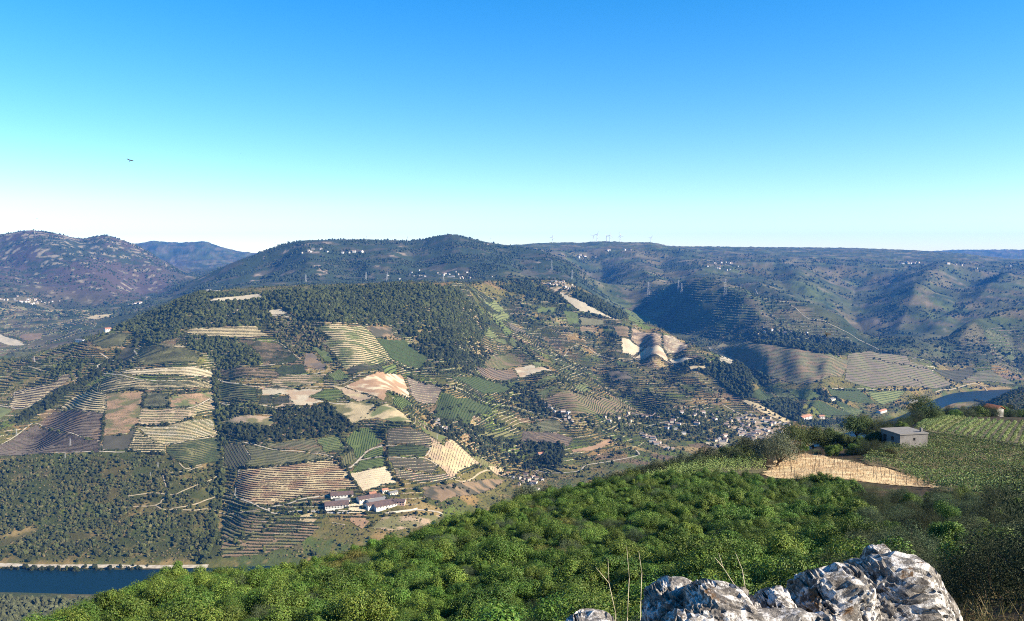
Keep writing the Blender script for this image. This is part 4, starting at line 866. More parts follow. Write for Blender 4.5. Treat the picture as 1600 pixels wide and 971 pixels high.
# woods
for lab, pg, dens, sz, lf in (
 ('dark pine and oak wood covering the top of the vineyard hill', [(420, 458), (470, 454), (560, 448), (650, 446), (700, 449), (735, 472), (765, 508), (748, 535), (700, 545), (668, 535), (620, 512), (560, 507), (520, 505), (470, 500), (440, 480)], 300, 6.0, 'wood'),
 ('wood on the left flank of the hill around the bare hilltop', [(175, 517), (205, 500), (240, 480), (290, 464), (325, 458), (420, 458), (440, 480), (410, 510), (345, 512), (290, 512), (285, 528), (240, 540), (218, 528), (205, 520)], 260, 5.5, 'wood'),
 ('wood between the two high terraces right of the gully', [(292, 527), (330, 528), (370, 530), (398, 542), (412, 572), (344, 580), (334, 556), (318, 552), (295, 542)], 300, 5.2, 'wood'),
 ('wooded slope right of the brown scrub with scattered oaks', [(440, 482), (497, 514), (520, 552), (510, 565), (470, 560), (455, 552), (436, 536), (425, 520), (420, 500)], 230, 4.2, 'scrub'),
 ('wooded bowl with terraced tree rows in the middle', [(615, 512), (665, 532), (745, 535), (770, 550), (755, 575), (735, 585), (690, 578), (670, 560), (630, 530)], 150, 5.5, 'dark'),
 ('dark trees lining the left gully', [(216, 520), (228, 522), (205, 552), (180, 572), (150, 595), (110, 612), (75, 640), (45, 658), (20, 665), (25, 650), (60, 632), (100, 604), (140, 588), (165, 567), (195, 545)], 330, 5.5, 'dark'),
 ('trees in the central gully down to the river', [(330, 580), (344, 580), (345, 640), (352, 690), (352, 745), (345, 790), (335, 850), (318, 884), (305, 884), (322, 830), (334, 770), (342, 735), (338, 690), (336, 640)], 330, 5.5, 'wood'),
 ('dense dark olive grove above the grey green fields', [(429, 641), (495, 634), (518, 631), (559, 674), (511, 682), (404, 694), (348, 686), (343, 666), (368, 664), (422, 669), (429, 656)], 330, 5.0, 'dark'),
 ('tree strip above the brown clearing', [(340, 634), (424, 640), (429, 649), (360, 652), (343, 657)], 320, 5.5, 'wood'),
 ('scrub wood on the lowest slope above the river road', [(-30, 722), (60, 716), (150, 714), (200, 716), (235, 712), (258, 716), (275, 730), (300, 733), (335, 728), (348, 745), (335, 800), (322, 850), (290, 866), (220, 872), (120, 868), (0, 874), (-30, 874)], 560, 3.5, 'scrubw'),
 ('dark grove of olives left of the banded terraces', [(160, 682), (198, 680), (213, 668), (207, 690), (196, 703), (160, 704)], 300, 5.0, 'dark'),
 ('wood on the ridge left of the reddish terraces', [(60, 588), (100, 566), (160, 562), (150, 575), (130, 592), (95, 592)], 170, 5.0, 'wood'),
 ('dark wood above the pale winding road', [(838, 697), (860, 688), (882, 689), (882, 710), (866, 728), (844, 722)], 380, 6.0, 'dark'),
 ('dark wood on the flank of the spur above the village', [(1065, 573), (1093, 560), (1112, 570), (1162, 573), (1185, 579), (1203, 592), (1187, 606), (1175, 619), (1160, 624), (1135, 608), (1119, 592)], 300, 6.2, 'pine'),
 ('dark wood in the mouth of the side valley', [(1187, 633), (1214, 624), (1233, 624), (1250, 632), (1262, 645), (1240, 656)], 320, 6.5, 'pine'),
 ('dark band of trees above the ribbed knolls', [(1170, 522), (1280, 524), (1400, 550), (1345, 552), (1290, 555), (1240, 545), (1180, 537)], 190, 7.5, 'pine'),
 ('dark pine wood on the crest of the second hill', [(893, 462), (920, 462), (962, 484), (985, 497), (968, 501), (932, 484), (906, 469)], 280, 7.0, 'pine'),
 ('dark wood under the hilltop village', [(775, 445), (820, 445), (875, 462), (888, 475), (850, 470), (800, 458)], 240, 7.0, 'pine'),
 ('dark trees between the vineyards at the river mouth', [(1226, 612), (1262, 610), (1300, 620), (1330, 630), (1300, 632), (1270, 626)], 240, 6.0, 'pine'),
 ('trees along the bank by the white manor', [(1240, 650), (1262, 658), (1340, 655), (1345, 660), (1262, 666), (1235, 664)], 220, 6.0, 'pine'),
 ('dark trees and thickets in the creek bottom right of the straw ridge', [(655, 640), (700, 655), (760, 675), (830, 690), (882, 715), (870, 735), (838, 732), (790, 725), (730, 700), (690, 682)], 170, 5.0, 'dark'),
 ('dark trees scattered around the curved green terraces', [(795, 598), (836, 600), (845, 622), (888, 655), (850, 650), (785, 622)], 130, 5.0, 'dark'),
 ('trees among the gardens of the valley hamlet', [(900, 655), (1000, 650), (1120, 645), (1190, 665), (1130, 690), (1060, 690), (980, 675), (910, 672)], 90, 5.0, 'wood'),
 ('trees along the near bank of the river at the bottom left', [(-40, 936), (60, 938), (140, 938), (230, 915), (200, 960), (-40, 990)], 700, 4.0, 'olive')):
    scatter('woodland', lab, pts_poly(pg, dens, free=('covering' not in lab), clump=55 if lf == 'scrubw' else None), sz, lf)
# hedges and tree lines
H = []
for pg, sp_, jt in (
 ([(594, 671), (606, 699), (603, 712), (609, 732), (622, 753), (635, 765)], 4, 2.2), ([(530, 682), (540, 699), (549, 703), (528, 712), (520, 718)], 4.5, 1.6), ([(376, 733), (412, 731), (465, 726), (524, 718), (538, 733), (548, 745), (562, 766)], 4.5, 1.8),
 ([(512, 632), (535, 652), (560, 675)], 4, 2), ([(636, 588), (690, 604), (745, 619), (800, 633), (850, 647), (892, 662)], 4, 3), ([(690, 613), (745, 628), (800, 641), (845, 655)], 4.5, 3), ([(660, 578), (700, 583), (745, 588), (812, 593)], 4, 2.4),
 ([(600, 560), (625, 573), (655, 580), (672, 560)], 4.5, 2.4), ([(165, 616), (225, 612), (225, 637), (264, 634), (265, 619), (335, 612)], 5, 1.2), ([(214, 666), (260, 665), (300, 656)], 4.5, 1.4), ([(199, 705), (230, 709), (258, 711)], 4, 1.6), ([(162, 648), (161, 665), (158, 690)], 6, 1.2),
 ([(690, 660), (720, 668), (760, 688), (800, 700)], 4.5, 5), ([(700, 680), (745, 695), (800, 715), (838, 730)], 4.5, 6), ([(745, 690), (800, 690), (838, 700)], 5, 6), ([(840, 600), (870, 595), (900, 598), (925, 610)], 5, 1.6), ([(838, 608), (865, 600), (893, 600)], 5, 1.4), ([(812, 592), (840, 588), (868, 583)], 5, 1.5),
 ([(775, 500), (800, 530), (830, 556), (862, 580), (900, 598)], 6, 3), ([(745, 480), (770, 498)], 6, 3), ([(800, 522), (825, 545), (840, 565)], 6, 4), ([(880, 508), (940, 510), (985, 512)], 7, 2), ([(905, 490), (908, 508)], 6, 2), ([(870, 520), (940, 525), (972, 530)], 7, 3), ([(985, 512), (984, 530)], 6, 2),
 ([(900, 570), (950, 578), (1000, 596)], 7, 3), ([(950, 597), (1000, 600), (1050, 605)], 7, 3), ([(930, 612), (985, 615), (1040, 622)], 7, 4), ([(1000, 575), (1050, 600), (1085, 620)], 7, 5), ([(870, 560), (920, 580), (965, 590)], 7, 4), ([(1020, 590), (1080, 600), (1130, 615)], 7, 6),
 ([(1173, 632), (1200, 645), (1240, 662)], 8, 4), ([(1300, 609), (1350, 612), (1420, 610), (1450, 608)], 7, 2), ([(1350, 550), (1395, 553)], 8, 3), ([(1362, 562), (1420, 572), (1447, 576)], 9, 2), ([(1420, 590), (1440, 600)], 8, 3),
 ([(690, 765), (712, 762), (735, 768)], 5, 4), ([(480, 790), (500, 788), (512, 795)], 5, 4), ([(560, 800), (575, 812), (590, 822)], 6, 5), ([(600, 806), (640, 806), (680, 806)], 8, 2.5), ([(0, 889), (40, 889), (90, 892), (150, 890), (230, 889)], 3.5, 2.5), ([(430, 802), (470, 802), (520, 802), (545, 802)], 7, 1.2), ([(1462, 617), (1500, 612), (1595, 608)], 12, 2)):
    H.append(pts_line(pg, sp_, jt))
for pg, sp_, jt in (([(660, 640), (700, 652), (735, 668), (790, 690), (830, 700)], 4, 7), ([(700, 690), (740, 705), (790, 725)], 4, 7), ([(760, 660), (800, 668), (840, 672)], 4.5, 4), ([(800, 640), (830, 655), (845, 675)], 5, 4), ([(780, 600), (820, 612), (840, 622)], 4, 8), ([(800, 605), (830, 620)], 3, 9), ([(855, 560), (905, 585), (950, 605), (1000, 625)], 5, 5), ([(900, 545), (945, 560), (1000, 575)], 6, 5), ([(840, 540), (880, 550), (930, 545)], 6, 6),
 ([(820, 500), (870, 515), (930, 530)], 6, 5), ([(850, 600), (900, 615), (950, 622)], 6, 4), ([(1010, 610), (1060, 630), (1100, 645)], 6, 5), ([(960, 640), (1000, 645), (1060, 645)], 6, 6), ([(1060, 655), (1110, 670), (1150, 690)], 6, 5), ([(880, 670), (930, 672), (990, 680)], 6, 6), ([(940, 680), (980, 700), (1000, 712)], 5, 8), ([(900, 720), (950, 715), (990, 700)], 6, 6), ([(1050, 680), (1090, 690), (1120, 700)], 6, 4), ([(690, 640), (760, 655)], 5, 5), ([(640, 540), (680, 560), (735, 570)], 4, 5), ([(660, 552), (700, 565), (745, 578)], 4, 4), ([(690, 548), (720, 556), (765, 560)], 4, 4), ([(1085, 560), (1130, 575), (1160, 580)], 6, 5), ([(1020, 580), (1060, 585), (1090, 578)], 6, 4), ([(780, 735), (830, 745), (870, 745)], 6, 6)):
    H.append(pts_line(pg, sp_, jt))
scatter('hedgerow_trees', 'lines of dark trees and hedges between the fields of the hill', np.vstack(H), 4.2, 'dark')
scatter('field_edge_bushes', 'small bushes along the edges of the fields', np.vstack(EDGES), 2.7, 'dark', 'bush')
# loose scrub everywhere else on the hill
n = 260000
a_ = rng.uniform(-0.70, 0.70, n); y_ = np.sqrt(rng.uniform(1240.0 ** 2, 3600.0 ** 2, n)); x_ = a_ * y_
zz = hz(x_, y_); k = (masked(x_, y_) == 0) & (zz > 5)
d_ = fbm(x_ / 70, y_ / 70, 4, 200); k &= d_ > rng.random(n) * 0.75 - 0.42
pu, pv_ = px_of(x_, y_, zz)
# skip what lies behind the crest
k &= ~((y_ > 3000) & (pu < 720)); k &= ~((y_ > 2600) & (pu < 300))
PS = np.column_stack([x_[k], y_[k]]); print('scrub', len(PS))
scatter('scrub', 'loose scrub and small bushes over the vineyard hill', PS, 2.4, 'scrub', 'bush')
n = 26000
a_ = rng.uniform(-0.70, 0.70, n); y_ = np.sqrt(rng.uniform(1260.0 ** 2, 3500.0 ** 2, n)); x_ = a_ * y_
zz = hz(x_, y_); k = (masked(x_, y_) == 0) & (zz > 4) & (fbm(x_ / 110, y_ / 110, 3, 210) > 0.0)
scatter('scattered_trees', 'scattered small trees over the vineyard hill', np.column_stack([x_[k], y_[k]]), 4.2, 'wood')
# forest on the back hills
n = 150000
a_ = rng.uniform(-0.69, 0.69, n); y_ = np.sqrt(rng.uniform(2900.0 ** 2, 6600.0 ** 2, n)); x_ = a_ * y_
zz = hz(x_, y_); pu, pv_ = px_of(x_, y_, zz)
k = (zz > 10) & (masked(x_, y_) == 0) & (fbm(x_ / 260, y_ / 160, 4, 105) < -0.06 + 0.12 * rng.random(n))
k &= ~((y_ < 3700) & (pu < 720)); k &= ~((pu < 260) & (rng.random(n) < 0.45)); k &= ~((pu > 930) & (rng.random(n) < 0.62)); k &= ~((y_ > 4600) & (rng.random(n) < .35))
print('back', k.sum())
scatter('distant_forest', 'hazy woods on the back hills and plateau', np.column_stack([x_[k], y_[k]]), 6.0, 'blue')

# old terraces: low banks and bushy edges along the contours wherever no parcel lies
def contour_banks(name, label, pix, step, w, h, col, thr, seed, g=4.0):
    P = hits(pix); gx = np.arange(P[:, 0].min(), P[:, 0].max(), g); gy = np.arange(P[:, 1].min(), P[:, 1].max(), g); PX, PY = np.meshgrid(gx, gy)
    cx, cy_ = PX[:-1, :-1] + g / 2, PY[:-1, :-1] + g / 2
    ok = in_poly(cx, cy_, P) & (masked(cx, cy_) == 0)
    PZ = hz(PX, PY); gz0, gz1 = np.gradient(PZ, g); sl = max(.08, np.median(np.hypot(gz0, gz1)))
    A_, B_ = iso_segments(PX, PY, PZ / sl + 7 * pnoise(PX / 120, PY / 120, seed), ok, step)
    k = fbm(A_[:, 0] / 75, A_[:, 1] / 75, 3, seed) > thr
    link(name, hedge_mesh(name, A_[k], B_[k], w, h, col, .8, m_vine), kind='stuff', label=label)
ALLHILL = [(-40, 720), (-40, 570), (60, 555), (140, 530), (240, 500), (320, 470), (420, 470), (560, 455), (690, 455), (760, 455), (870, 450), (960, 490), (1090, 550), (1150, 590), (1200, 640), (1130, 680), (1000, 700), (900, 740), (800, 745), (640, 800), (500, 830), (350, 850), (345, 715), (0, 715)]
contour_banks('terrace_banks', 'pale earth banks of old terraces along the hill contours', ALLHILL, 15, 1.7, .9, (.30, .245, .155), -.02, 900)
contour_banks('terrace_edges', 'dark bushy edges of old terraces along the hill contours', ALLHILL, 12, 3.2, 2.2, (.026, .034, .016), -0.12, 930)

contour_banks('terrace_lines', 'faint terrace lines on the hazy slopes right of the gorge', [(985, 520), (1010, 450), (1080, 445), (1170, 454), (1290, 506), (1385, 553), (1330, 552), (1200, 530), (1100, 530)], 26, 5.5, 2.0, (.12, .115, .07), -.1, 950, 7.0)
contour_banks('terrace_lines', 'faint terrace lines on the slope of the far right spur', [(1425, 562), (1500, 535), (1560, 512), (1620, 490), (1640, 560), (1595, 598), (1500, 572)], 24, 5.0, 2.0, (.11, .10, .065), -.1, 960, 7.0)
contour_banks('terrace_lines', 'faint terrace lines in the left valley', [(0, 480), (60, 484), (150, 486), (190, 492), (130, 520), (60, 545), (0, 556)], 22, 5.0, 2.0, (.16, .14, .08), -.05, 970, 7.0)
# ------------------------------------------------------------------ the near hillside: shrubs, boulders, huts, vines
def mat_leaf(name, transl=0.28, rough=0.45, spec=0.45):
    if name in MATS: return MATS[name]
    m = bpy.data.materials.new(name); MATS[name] = m; m.use_nodes = True; nt = m.node_tree; L = nt.links
    bs = nt.nodes['Principled BSDF']; bs.inputs['Roughness'].default_value = rough; bs.inputs['Specular IOR Level'].default_value = spec
    ca = N(nt, 'ShaderNodeAttribute', attribute_name='Col'); oi = N(nt, 'ShaderNodeObjectInfo')
    hv = N(nt, 'ShaderNodeHueSaturation'); mr = N(nt, 'ShaderNodeMapRange'); mr.inputs[3].default_value = 0.72; mr.inputs[4].default_value = 1.25
    mr2 = N(nt, 'ShaderNodeMapRange'); mr2.inputs[3].default_value = 0.475; mr2.inputs[4].default_value = 0.52
    mm = N(nt, 'ShaderNodeMath', operation='MULTIPLY'); mm.inputs[1].default_value = 7.31; mf = N(nt, 'ShaderNodeMath', operation='FRACT')
    L.new(oi.outputs['Random'], mr.inputs[0]); L.new(mr.outputs[0], hv.inputs['Value'])
    L.new(oi.outputs['Random'], mm.inputs[0]); L.new(mm.outputs[0], mf.inputs[0]); L.new(mf.outputs[0], mr2.inputs[0]); L.new(mr2.outputs[0], hv.inputs['Hue'])
    L.new(ca.outputs['Color'], hv.inputs['Color']); L.new(hv.outputs[0], bs.inputs['Base Color'])
    tr = N(nt, 'ShaderNodeBsdfTranslucent'); ms = N(nt, 'ShaderNodeMixShader'); ms.inputs[0].default_value = transl
    L.new(hv.outputs[0], tr.inputs[0]); L.new(bs.outputs[0], ms.inputs[1]); L.new(tr.outputs[0], ms.inputs[2])
    L.new(ms.outputs[0], nt.nodes['Material Output'].inputs[0])
    return m
m_leaf = mat_leaf('leaves', 0.12, 0.55, 0.22); m_dull = mat_leaf('dull_leaves', 0.12, 0.75, 0.15)
m_bark = mat_basic('bark', (.085, .062, .042), 0.9, 0.35, 9, bump=0.5, bscale=18)

def leaf_mesh(name, C_, Nn, size, cols, mat, aspect=0.5):
    n = len(C_); Nn = Nn / (np.linalg.norm(Nn, axis=1, keepdims=True) + 1e-9)
    t = np.cross(Nn, rng.standard_normal((n, 3))); t /= np.linalg.norm(t, axis=1, keepdims=True) + 1e-9; b_ = np.cross(Nn, t)
    L = np.asarray(size).reshape(-1, 1) * np.ones((n, 1)); W = L * aspect; up = Nn * L * 0.12
    Vv = np.stack([C_ - t * L / 2, C_ + b_ * W / 2 + up, C_ + t * L / 2, C_ - b_ * W / 2 + up], 1).reshape(-1, 3)
    return mesh_np(name, Vv, np.arange(4 * n).reshape(-1, 4), False, np.repeat(cols, 4, 0), mat)

def clumps(rx, rz, nc, nl, cr, low=0.15, up=0.22):
    """leaf centres and facings for a lumpy dome rx wide, rz high"""
    d = rng.standard_normal((nc, 3)); d[:, 2] = np.abs(d[:, 2]) * 1.1 - 0.12; d /= np.linalg.norm(d, axis=1, keepdims=True)
    rad = 0.45 + 0.55 * rng.random((nc, 1)) ** 0.6
    cc = d * rad * np.array([rx, rx, rz]) * (1 - 0.5 * cr); cc[:, 2] += rz * low
    crs = cr * rx * (0.6 + 0.8 * rng.random(nc))
    i = rng.choice(nc, nl, p=crs ** 2 / (crs ** 2).sum())
    e = rng.standard_normal((nl, 3)); e /= np.linalg.norm(e, axis=1, keepdims=True)
    r = 0.55 + 0.5 * rng.random((nl, 1)) ** 0.7
    P = cc[i] + e * r * crs[i][:, None] * np.array([1, 1, 0.85])
    k = P[:, 2] > 0.03 * rz
    nrm = e + np.array([0, 0, up]) + 0.27 * rng.standard_normal((nl, 3))
    return P[k], nrm[k], cc, i[k]

def leaf_cols(n, base, idx=None, var=0.28):
    c = np.asarray(base)[rng.integers(0, len(base), n)] * (1 + var * (rng.random((n, 1)) - .4))
    if idx is not None:
        t = 0.82 + 0.4 * rng.random(idx.max() + 1); c = c * t[idx][:, None]
    return np.clip(c, 0.004, 1)

SPEC = dict(bright=((.058, .112, .016), (.080, .138, .021), (.040, .085, .013), (.104, .146, .026)), yellow=((.17, .155, .045), (.13, .13, .04), (.11, .12, .035)),
            grey=((.062, .086, .042), (.050, .070, .034), (.082, .102, .058)), dusk=((.034, .048, .022), (.046, .058, .028), (.056, .062, .034), (.026, .038, .018)),
            oak=((.055, .075, .024), (.068, .090, .030), (.042, .058, .019)), olive=((.085, .098, .060), (.11, .12, .075), (.065, .078, .046)), oakv=((.105, .145, .038), (.125, .165, .045), (.08, .115, .030)), rust=((.10, .065, .03), (.08, .07, .03), (.06, .06, .022)))
def shrub_proto(kind, rx, rz, nl, leaf, mat, nc=32, cr=0.33, aspect=0.5):
    P, nn, cc, idx = clumps(rx, rz, nc, nl, cr)
    fo = leaf_mesh('foliage', P, nn, leaf * (0.7 + 0.6 * rng.random(len(P))), leaf_cols(len(P), SPEC[kind], idx), mat, aspect)
    mb = MB()
    for c in cc[::3]:
        m_ = c * 0.5 + np.array([0, 0, 0.05]); mb.bar((0.04 * rng.standard_normal(), 0.04 * rng.standard_normal(), -0.15), m_, 0.022, 0.014); mb.bar(m_, c, 0.014, 0.006)
    return fo, mb.mesh('stems', m_bark, True)
PROT = {}
for k_, kind, rx, rz, nl, lf, mt in (('b0', 'bright', 1.0, 1.25, 8500, .078, m_leaf), ('b1', 'bright', 1.15, 1.1, 8500, .078, m_leaf), ('b2', 'bright', 0.9, 1.45, 8500, .078, m_leaf), ('b3', 'bright', 1.25, 1.35, 8500, .078, m_leaf),
                                     ('y0', 'yellow', 0.9, 0.85, 5000, .07, m_dull), ('g0', 'grey', 1.0, 1.1, 13000, .05, m_dull), ('d0', 'dusk', 1.2, 1.3, 17000, .042, m_dull), ('d1', 'dusk', 1.0, 1.5, 16000, .042, m_dull), ('r0', 'rust', .8, .7, 4000, .07, m_dull)):
    PROT[k_] = shrub_proto(kind, rx, rz, nl, lf, mt, aspect=0.5 if k_[0] in 'b' else 0.32)

def shrub(x, y, key, s, label, group, name='shrub', cat='shrub', sink=0.08):
    fo, stm = PROT[key]
    o = link(name, None, None, label, cat, group, loc=(x, y, float(hz(x, y)) - sink), rotz=rng.random() * 6.28)
    o.scale = (s * (0.9 + .2 * rng.random()), s * (0.9 + .2 * rng.random()), s * (0.85 + .3 * rng.random()))
    link('foliage', fo, o); link('stems', stm, o)
    return o

# thicket: dart throwing over the near slope
EDGE_U = [-100, 50, 200, 400, 600, 800, 900, 1000, 1100, 1200, 1300, 1400]; EDGE_Y = [40, 45, 54, 66, 79, 96, 106, 112, 104, 96, 92, 84]
n = 60000
a_ = rng.uniform(-0.72, 0.53, n); y_ = np.sqrt(rng.uniform(11.0 ** 2, 116.0 ** 2, n)); x_ = a_ * y_; z_ = hz(x_, y_); pu, pv_ = px_of(x_, y_, z_)
ok = (y_ < np.interp(pu, EDGE_U, EDGE_Y)) & (y_ > np.interp(pu, [-200, 300, 820, 1000, 1340, 1400], [15, 15, 15.5, 17, 19, 30])) & (pu < 1345 + (760 - np.minimum(pv_, 760)) * 0.8)
x_, y_, pu, pv_ = x_[ok], y_[ok], pu[ok], pv_[ok]
cell = {}; keep = []
dmin = 0.98
for i in range(len(x_)):
    ci, cj = int(x_[i] // dmin), int(y_[i] // dmin); bad = False
    for p in range(ci - 1, ci + 2):
        for r in range(cj - 1, cj + 2):
            for j in cell.get((p, r), ()):
                if (x_[j] - x_[i]) ** 2 + (y_[j] - y_[i]) ** 2 < dmin * dmin: bad = True; break
            if bad: break
        if bad: break
    if not bad: cell.setdefault((ci, cj), []).append(i); keep.append(i)
keep = np.array(keep); keep = keep[np.argsort(y_[keep])]
sel_n = fbm(x_[keep] / 9, y_[keep] / 9, 3, 33)
sel_m = fbm(x_[keep] / 6, y_[keep] / 6, 3, 34)
keys = np.where(sel_n > 0.33, 'y0', np.where(rng.random(len(keep)) < 0.07 + .3 * (sel_m > .3), 'g0', np.array(['b0', 'b1', 'b2', 'b3'])[rng.integers(0, 4, len(keep))]))
print('shrubs', len(keep))
sizes = (0.55 + 0.85 * rng.random(len(keep)) ** 1.6) * (.9 + .2 * fbm(x_[keep] / 5, y_[keep] / 5, 2, 35))
LAB = dict(b='bright green leafy shrub in the thicket covering the near slope', y='yellowish broom like shrub in the thicket on the near slope', g='grey green shrub in the thicket on the near slope')
for i, kk, s in zip(keep[:290], keys[:290], sizes[:290]):
    shrub(x_[i], y_[i], str(kk), s, LAB[str(kk)[0]], 'shrubs of the near thicket', name={'b': 'leafy_shrub', 'y': 'broom_shrub', 'g': 'grey_shrub'}[str(kk)[0]])
# the rest of the thicket, one mass
def thicket(name, label, P, S, K):
    me = mesh_np(name, P, np.zeros((0, 3), int), False); n = len(P)
    for nm, t, key, arr in (('pick', 'INT', 'value', K), ('rot', 'FLOAT_VECTOR', 'vector', np.column_stack([np.zeros(n), np.zeros(n), rng.random(n) * 6.28])), ('size', 'FLOAT_VECTOR', 'vector', S[:, None] * (1 + .12 * rng.standard_normal((n, 3))))):
        at = me.attributes.new(nm, t, 'POINT'); at.data.foreach_set(key, np.ascontiguousarray(arr, dtype=np.int32 if key == 'value' else np.float32).ravel())
    o = link(name, me, kind='stuff', label=label)
    ng = bpy.data.node_groups.new('thicket', 'GeometryNodeTree')
    ng.interface.new_socket('Geometry', in_out='INPUT', socket_type='NodeSocketGeometry'); ng.interface.new_socket('Geometry', in_out='OUTPUT', socket_type='NodeSocketGeometry')
    gi = N(ng, 'NodeGroupInput'); go = N(ng, 'NodeGroupOutput'); L = ng.links; g2i = N(ng, 'GeometryNodeGeometryToInstance')
    for kk in reversed(TK):
        src = next(ob for ob in COL.objects if ob.data is PROT[kk][0])
        ob = N(ng, 'GeometryNodeObjectInfo'); ob.inputs['Object'].default_value = src; L.new(ob.outputs['Geometry'], g2i.inputs[0])
    iop = N(ng, 'GeometryNodeInstanceOnPoints'); iop.inputs['Pick Instance'].default_value = True
    def attr(nm, t):
        a = N(ng, 'GeometryNodeInputNamedAttribute', data_type=t); a.inputs['Name'].default_value = nm; return a.outputs['Attribute']
    L.new(gi.outputs[0], iop.inputs['Points']); L.new(g2i.outputs[0], iop.inputs['Instance']); L.new(attr('pick', 'INT'), iop.inputs['Instance Index'])
    L.new(attr('rot', 'FLOAT_VECTOR'), iop.inputs['Rotation']); L.new(attr('size', 'FLOAT_VECTOR'), iop.inputs['Scale']); L.new(iop.outputs[0], go.inputs[0])
    md = o.modifiers.new('thicket', 'NODES'); md.node_group = ng
TK = ['b0', 'b1', 'b2', 'b3', 'y0', 'g0']
r_ = keep[290:]; kk_ = keys[290:]
thicket('thicket', 'continuous bright green thicket on the near slope', np.column_stack([x_[r_], y_[r_], hz(x_[r_], y_[r_]) - 0.08]), sizes[290:], np.array([TK.index(str(v)) for v in kk_]))

n = 12000
a2 = rng.uniform(0.30, 0.80, n); y2 = np.sqrt(rng.uniform(11.0 ** 2, 100.0 ** 2, n)); x2 = a2 * y2; u2, v2 = px_of(x2, y2, hz(x2, y2))
ok = (u2 > 1352) & (u2 < 1700) & (v2 > 784) & (y2 > np.interp(u2, [1350, 1480, 1520, 1700], [14, 13, 11.5, 11]))
x2, y2 = x2[ok], y2[ok]; got = []
for i in range(len(x2)):
    if all((x2[j] - x2[i]) ** 2 + (y2[j] - y2[i]) ** 2 > (1.6 if y2[i] < 20 else 2.0) ** 2 for j in got): got.append(i)
print('right bushes', len(got))
for i in got:
    nearb = y2[i] < 17
    key = 'd' + str(int(rng.integers(0, 2))) if (nearb or rng.random() < .3) else ('g0' if rng.random() < .75 else 'b' + str(int(rng.integers(0, 4))))
    if key[0] == 'd': shrub(x2[i], y2[i], key, .9 + .6 * rng.random() ** 2, 'dusky brown green bush of the dark scrub at lower right', 'scrub at lower right', name='dusky_bush', cat='bush')
    elif key[0] == 'g': shrub(x2[i], y2[i], key, .9 + .75 * rng.random() ** 2, 'grey green heath bush of the scrub at lower right', 'scrub at lower right', name='heath_bush', cat='bush')
    else: shrub(x2[i], y2[i], key, .6 + .6 * rng.random(), 'bright green bush among the grey scrub at lower right', 'scrub at lower right', name='green_bush', cat='bush')

# ---------------------------------------------------------------- boulders
def mat_rock():
    m = bpy.data.materials.new('lichened_rock'); m.use_nodes = True; nt = m.node_tree; L = nt.links
    bs = nt.nodes['Principled BSDF']; bs.inputs['Roughness'].default_value = 0.9; bs.inputs['Specular IOR Level'].default_value = 0.2
    tc = N(nt, 'ShaderNodeNewGeometry'); pos = tc.outputs['Position']
    ca = N(nt, 'ShaderNodeAttribute', attribute_name='Col')
    def nz(s, d=8, r=0.65, dist=0.0):
        n = N(nt, 'ShaderNodeTexNoise'); n.inputs['Scale'].default_value = s; n.inputs['Detail'].default_value = d; n.inputs['Roughness'].default_value = r; n.inputs['Distortion'].default_value = dist
        L.new(pos, n.inputs['Vector']); return n.outputs[0]
    def ramp(i, a, b):
        r = N(nt, 'ShaderNodeMapRange'); r.inputs[1].default_value = a; r.inputs[2].default_value = b; L.new(i, r.inputs[0]); return r.outputs[0]
    def mix(f, a, b):
        x = N(nt, 'ShaderNodeMix', data_type='RGBA'); L.new(f, x.inputs[0])
        for k, v in ((6, a), (7, b)):
            if isinstance(v, tuple): x.inputs[k].default_value = (*v, 1)
            else: L.new(v, x.inputs[k])
        return x.outputs[2]
    c = mix(ramp(nz(14, 10), 0.42, 0.6), ca.outputs['Color'], (.075, .066, .06))
    c = mix(ramp(nz(9, 10, 0.75, 0.6), 0.495, 0.565), c, (.55, .515, .485))        # pale lichen
    c = mix(ramp(nz(5, 6, 0.6, 0.4), 0.63, 0.67), c, (.11, .065, .035))        # rusty stain
    c = mix(ramp(nz(40, 6), 0.58, 0.66), c, (.055, .05, .048))
    L.new(c, bs.inputs['Base Color'])
    bp = N(nt, 'ShaderNodeBump'); bp.inputs['Strength'].default_value = 0.9; bp.inputs['Distance'].default_value = 0.03
    L.new(nz(30, 10, 0.7), bp.inputs['Height']); L.new(bp.outputs[0], bs.inputs['Normal'])
    return m
m_rock = mat_rock()
def ico(sub):
    import bmesh
    bm = bmesh.new(); bmesh.ops.create_icosphere(bm, subdivisions=sub, radius=1.0)
    Vv = np.array([v.co[:] for v in bm.verts]); Ff = np.array([[v.index for v in f.verts] for f in bm.faces]); bm.free(); return Vv, Ff
ICO = ico(6)
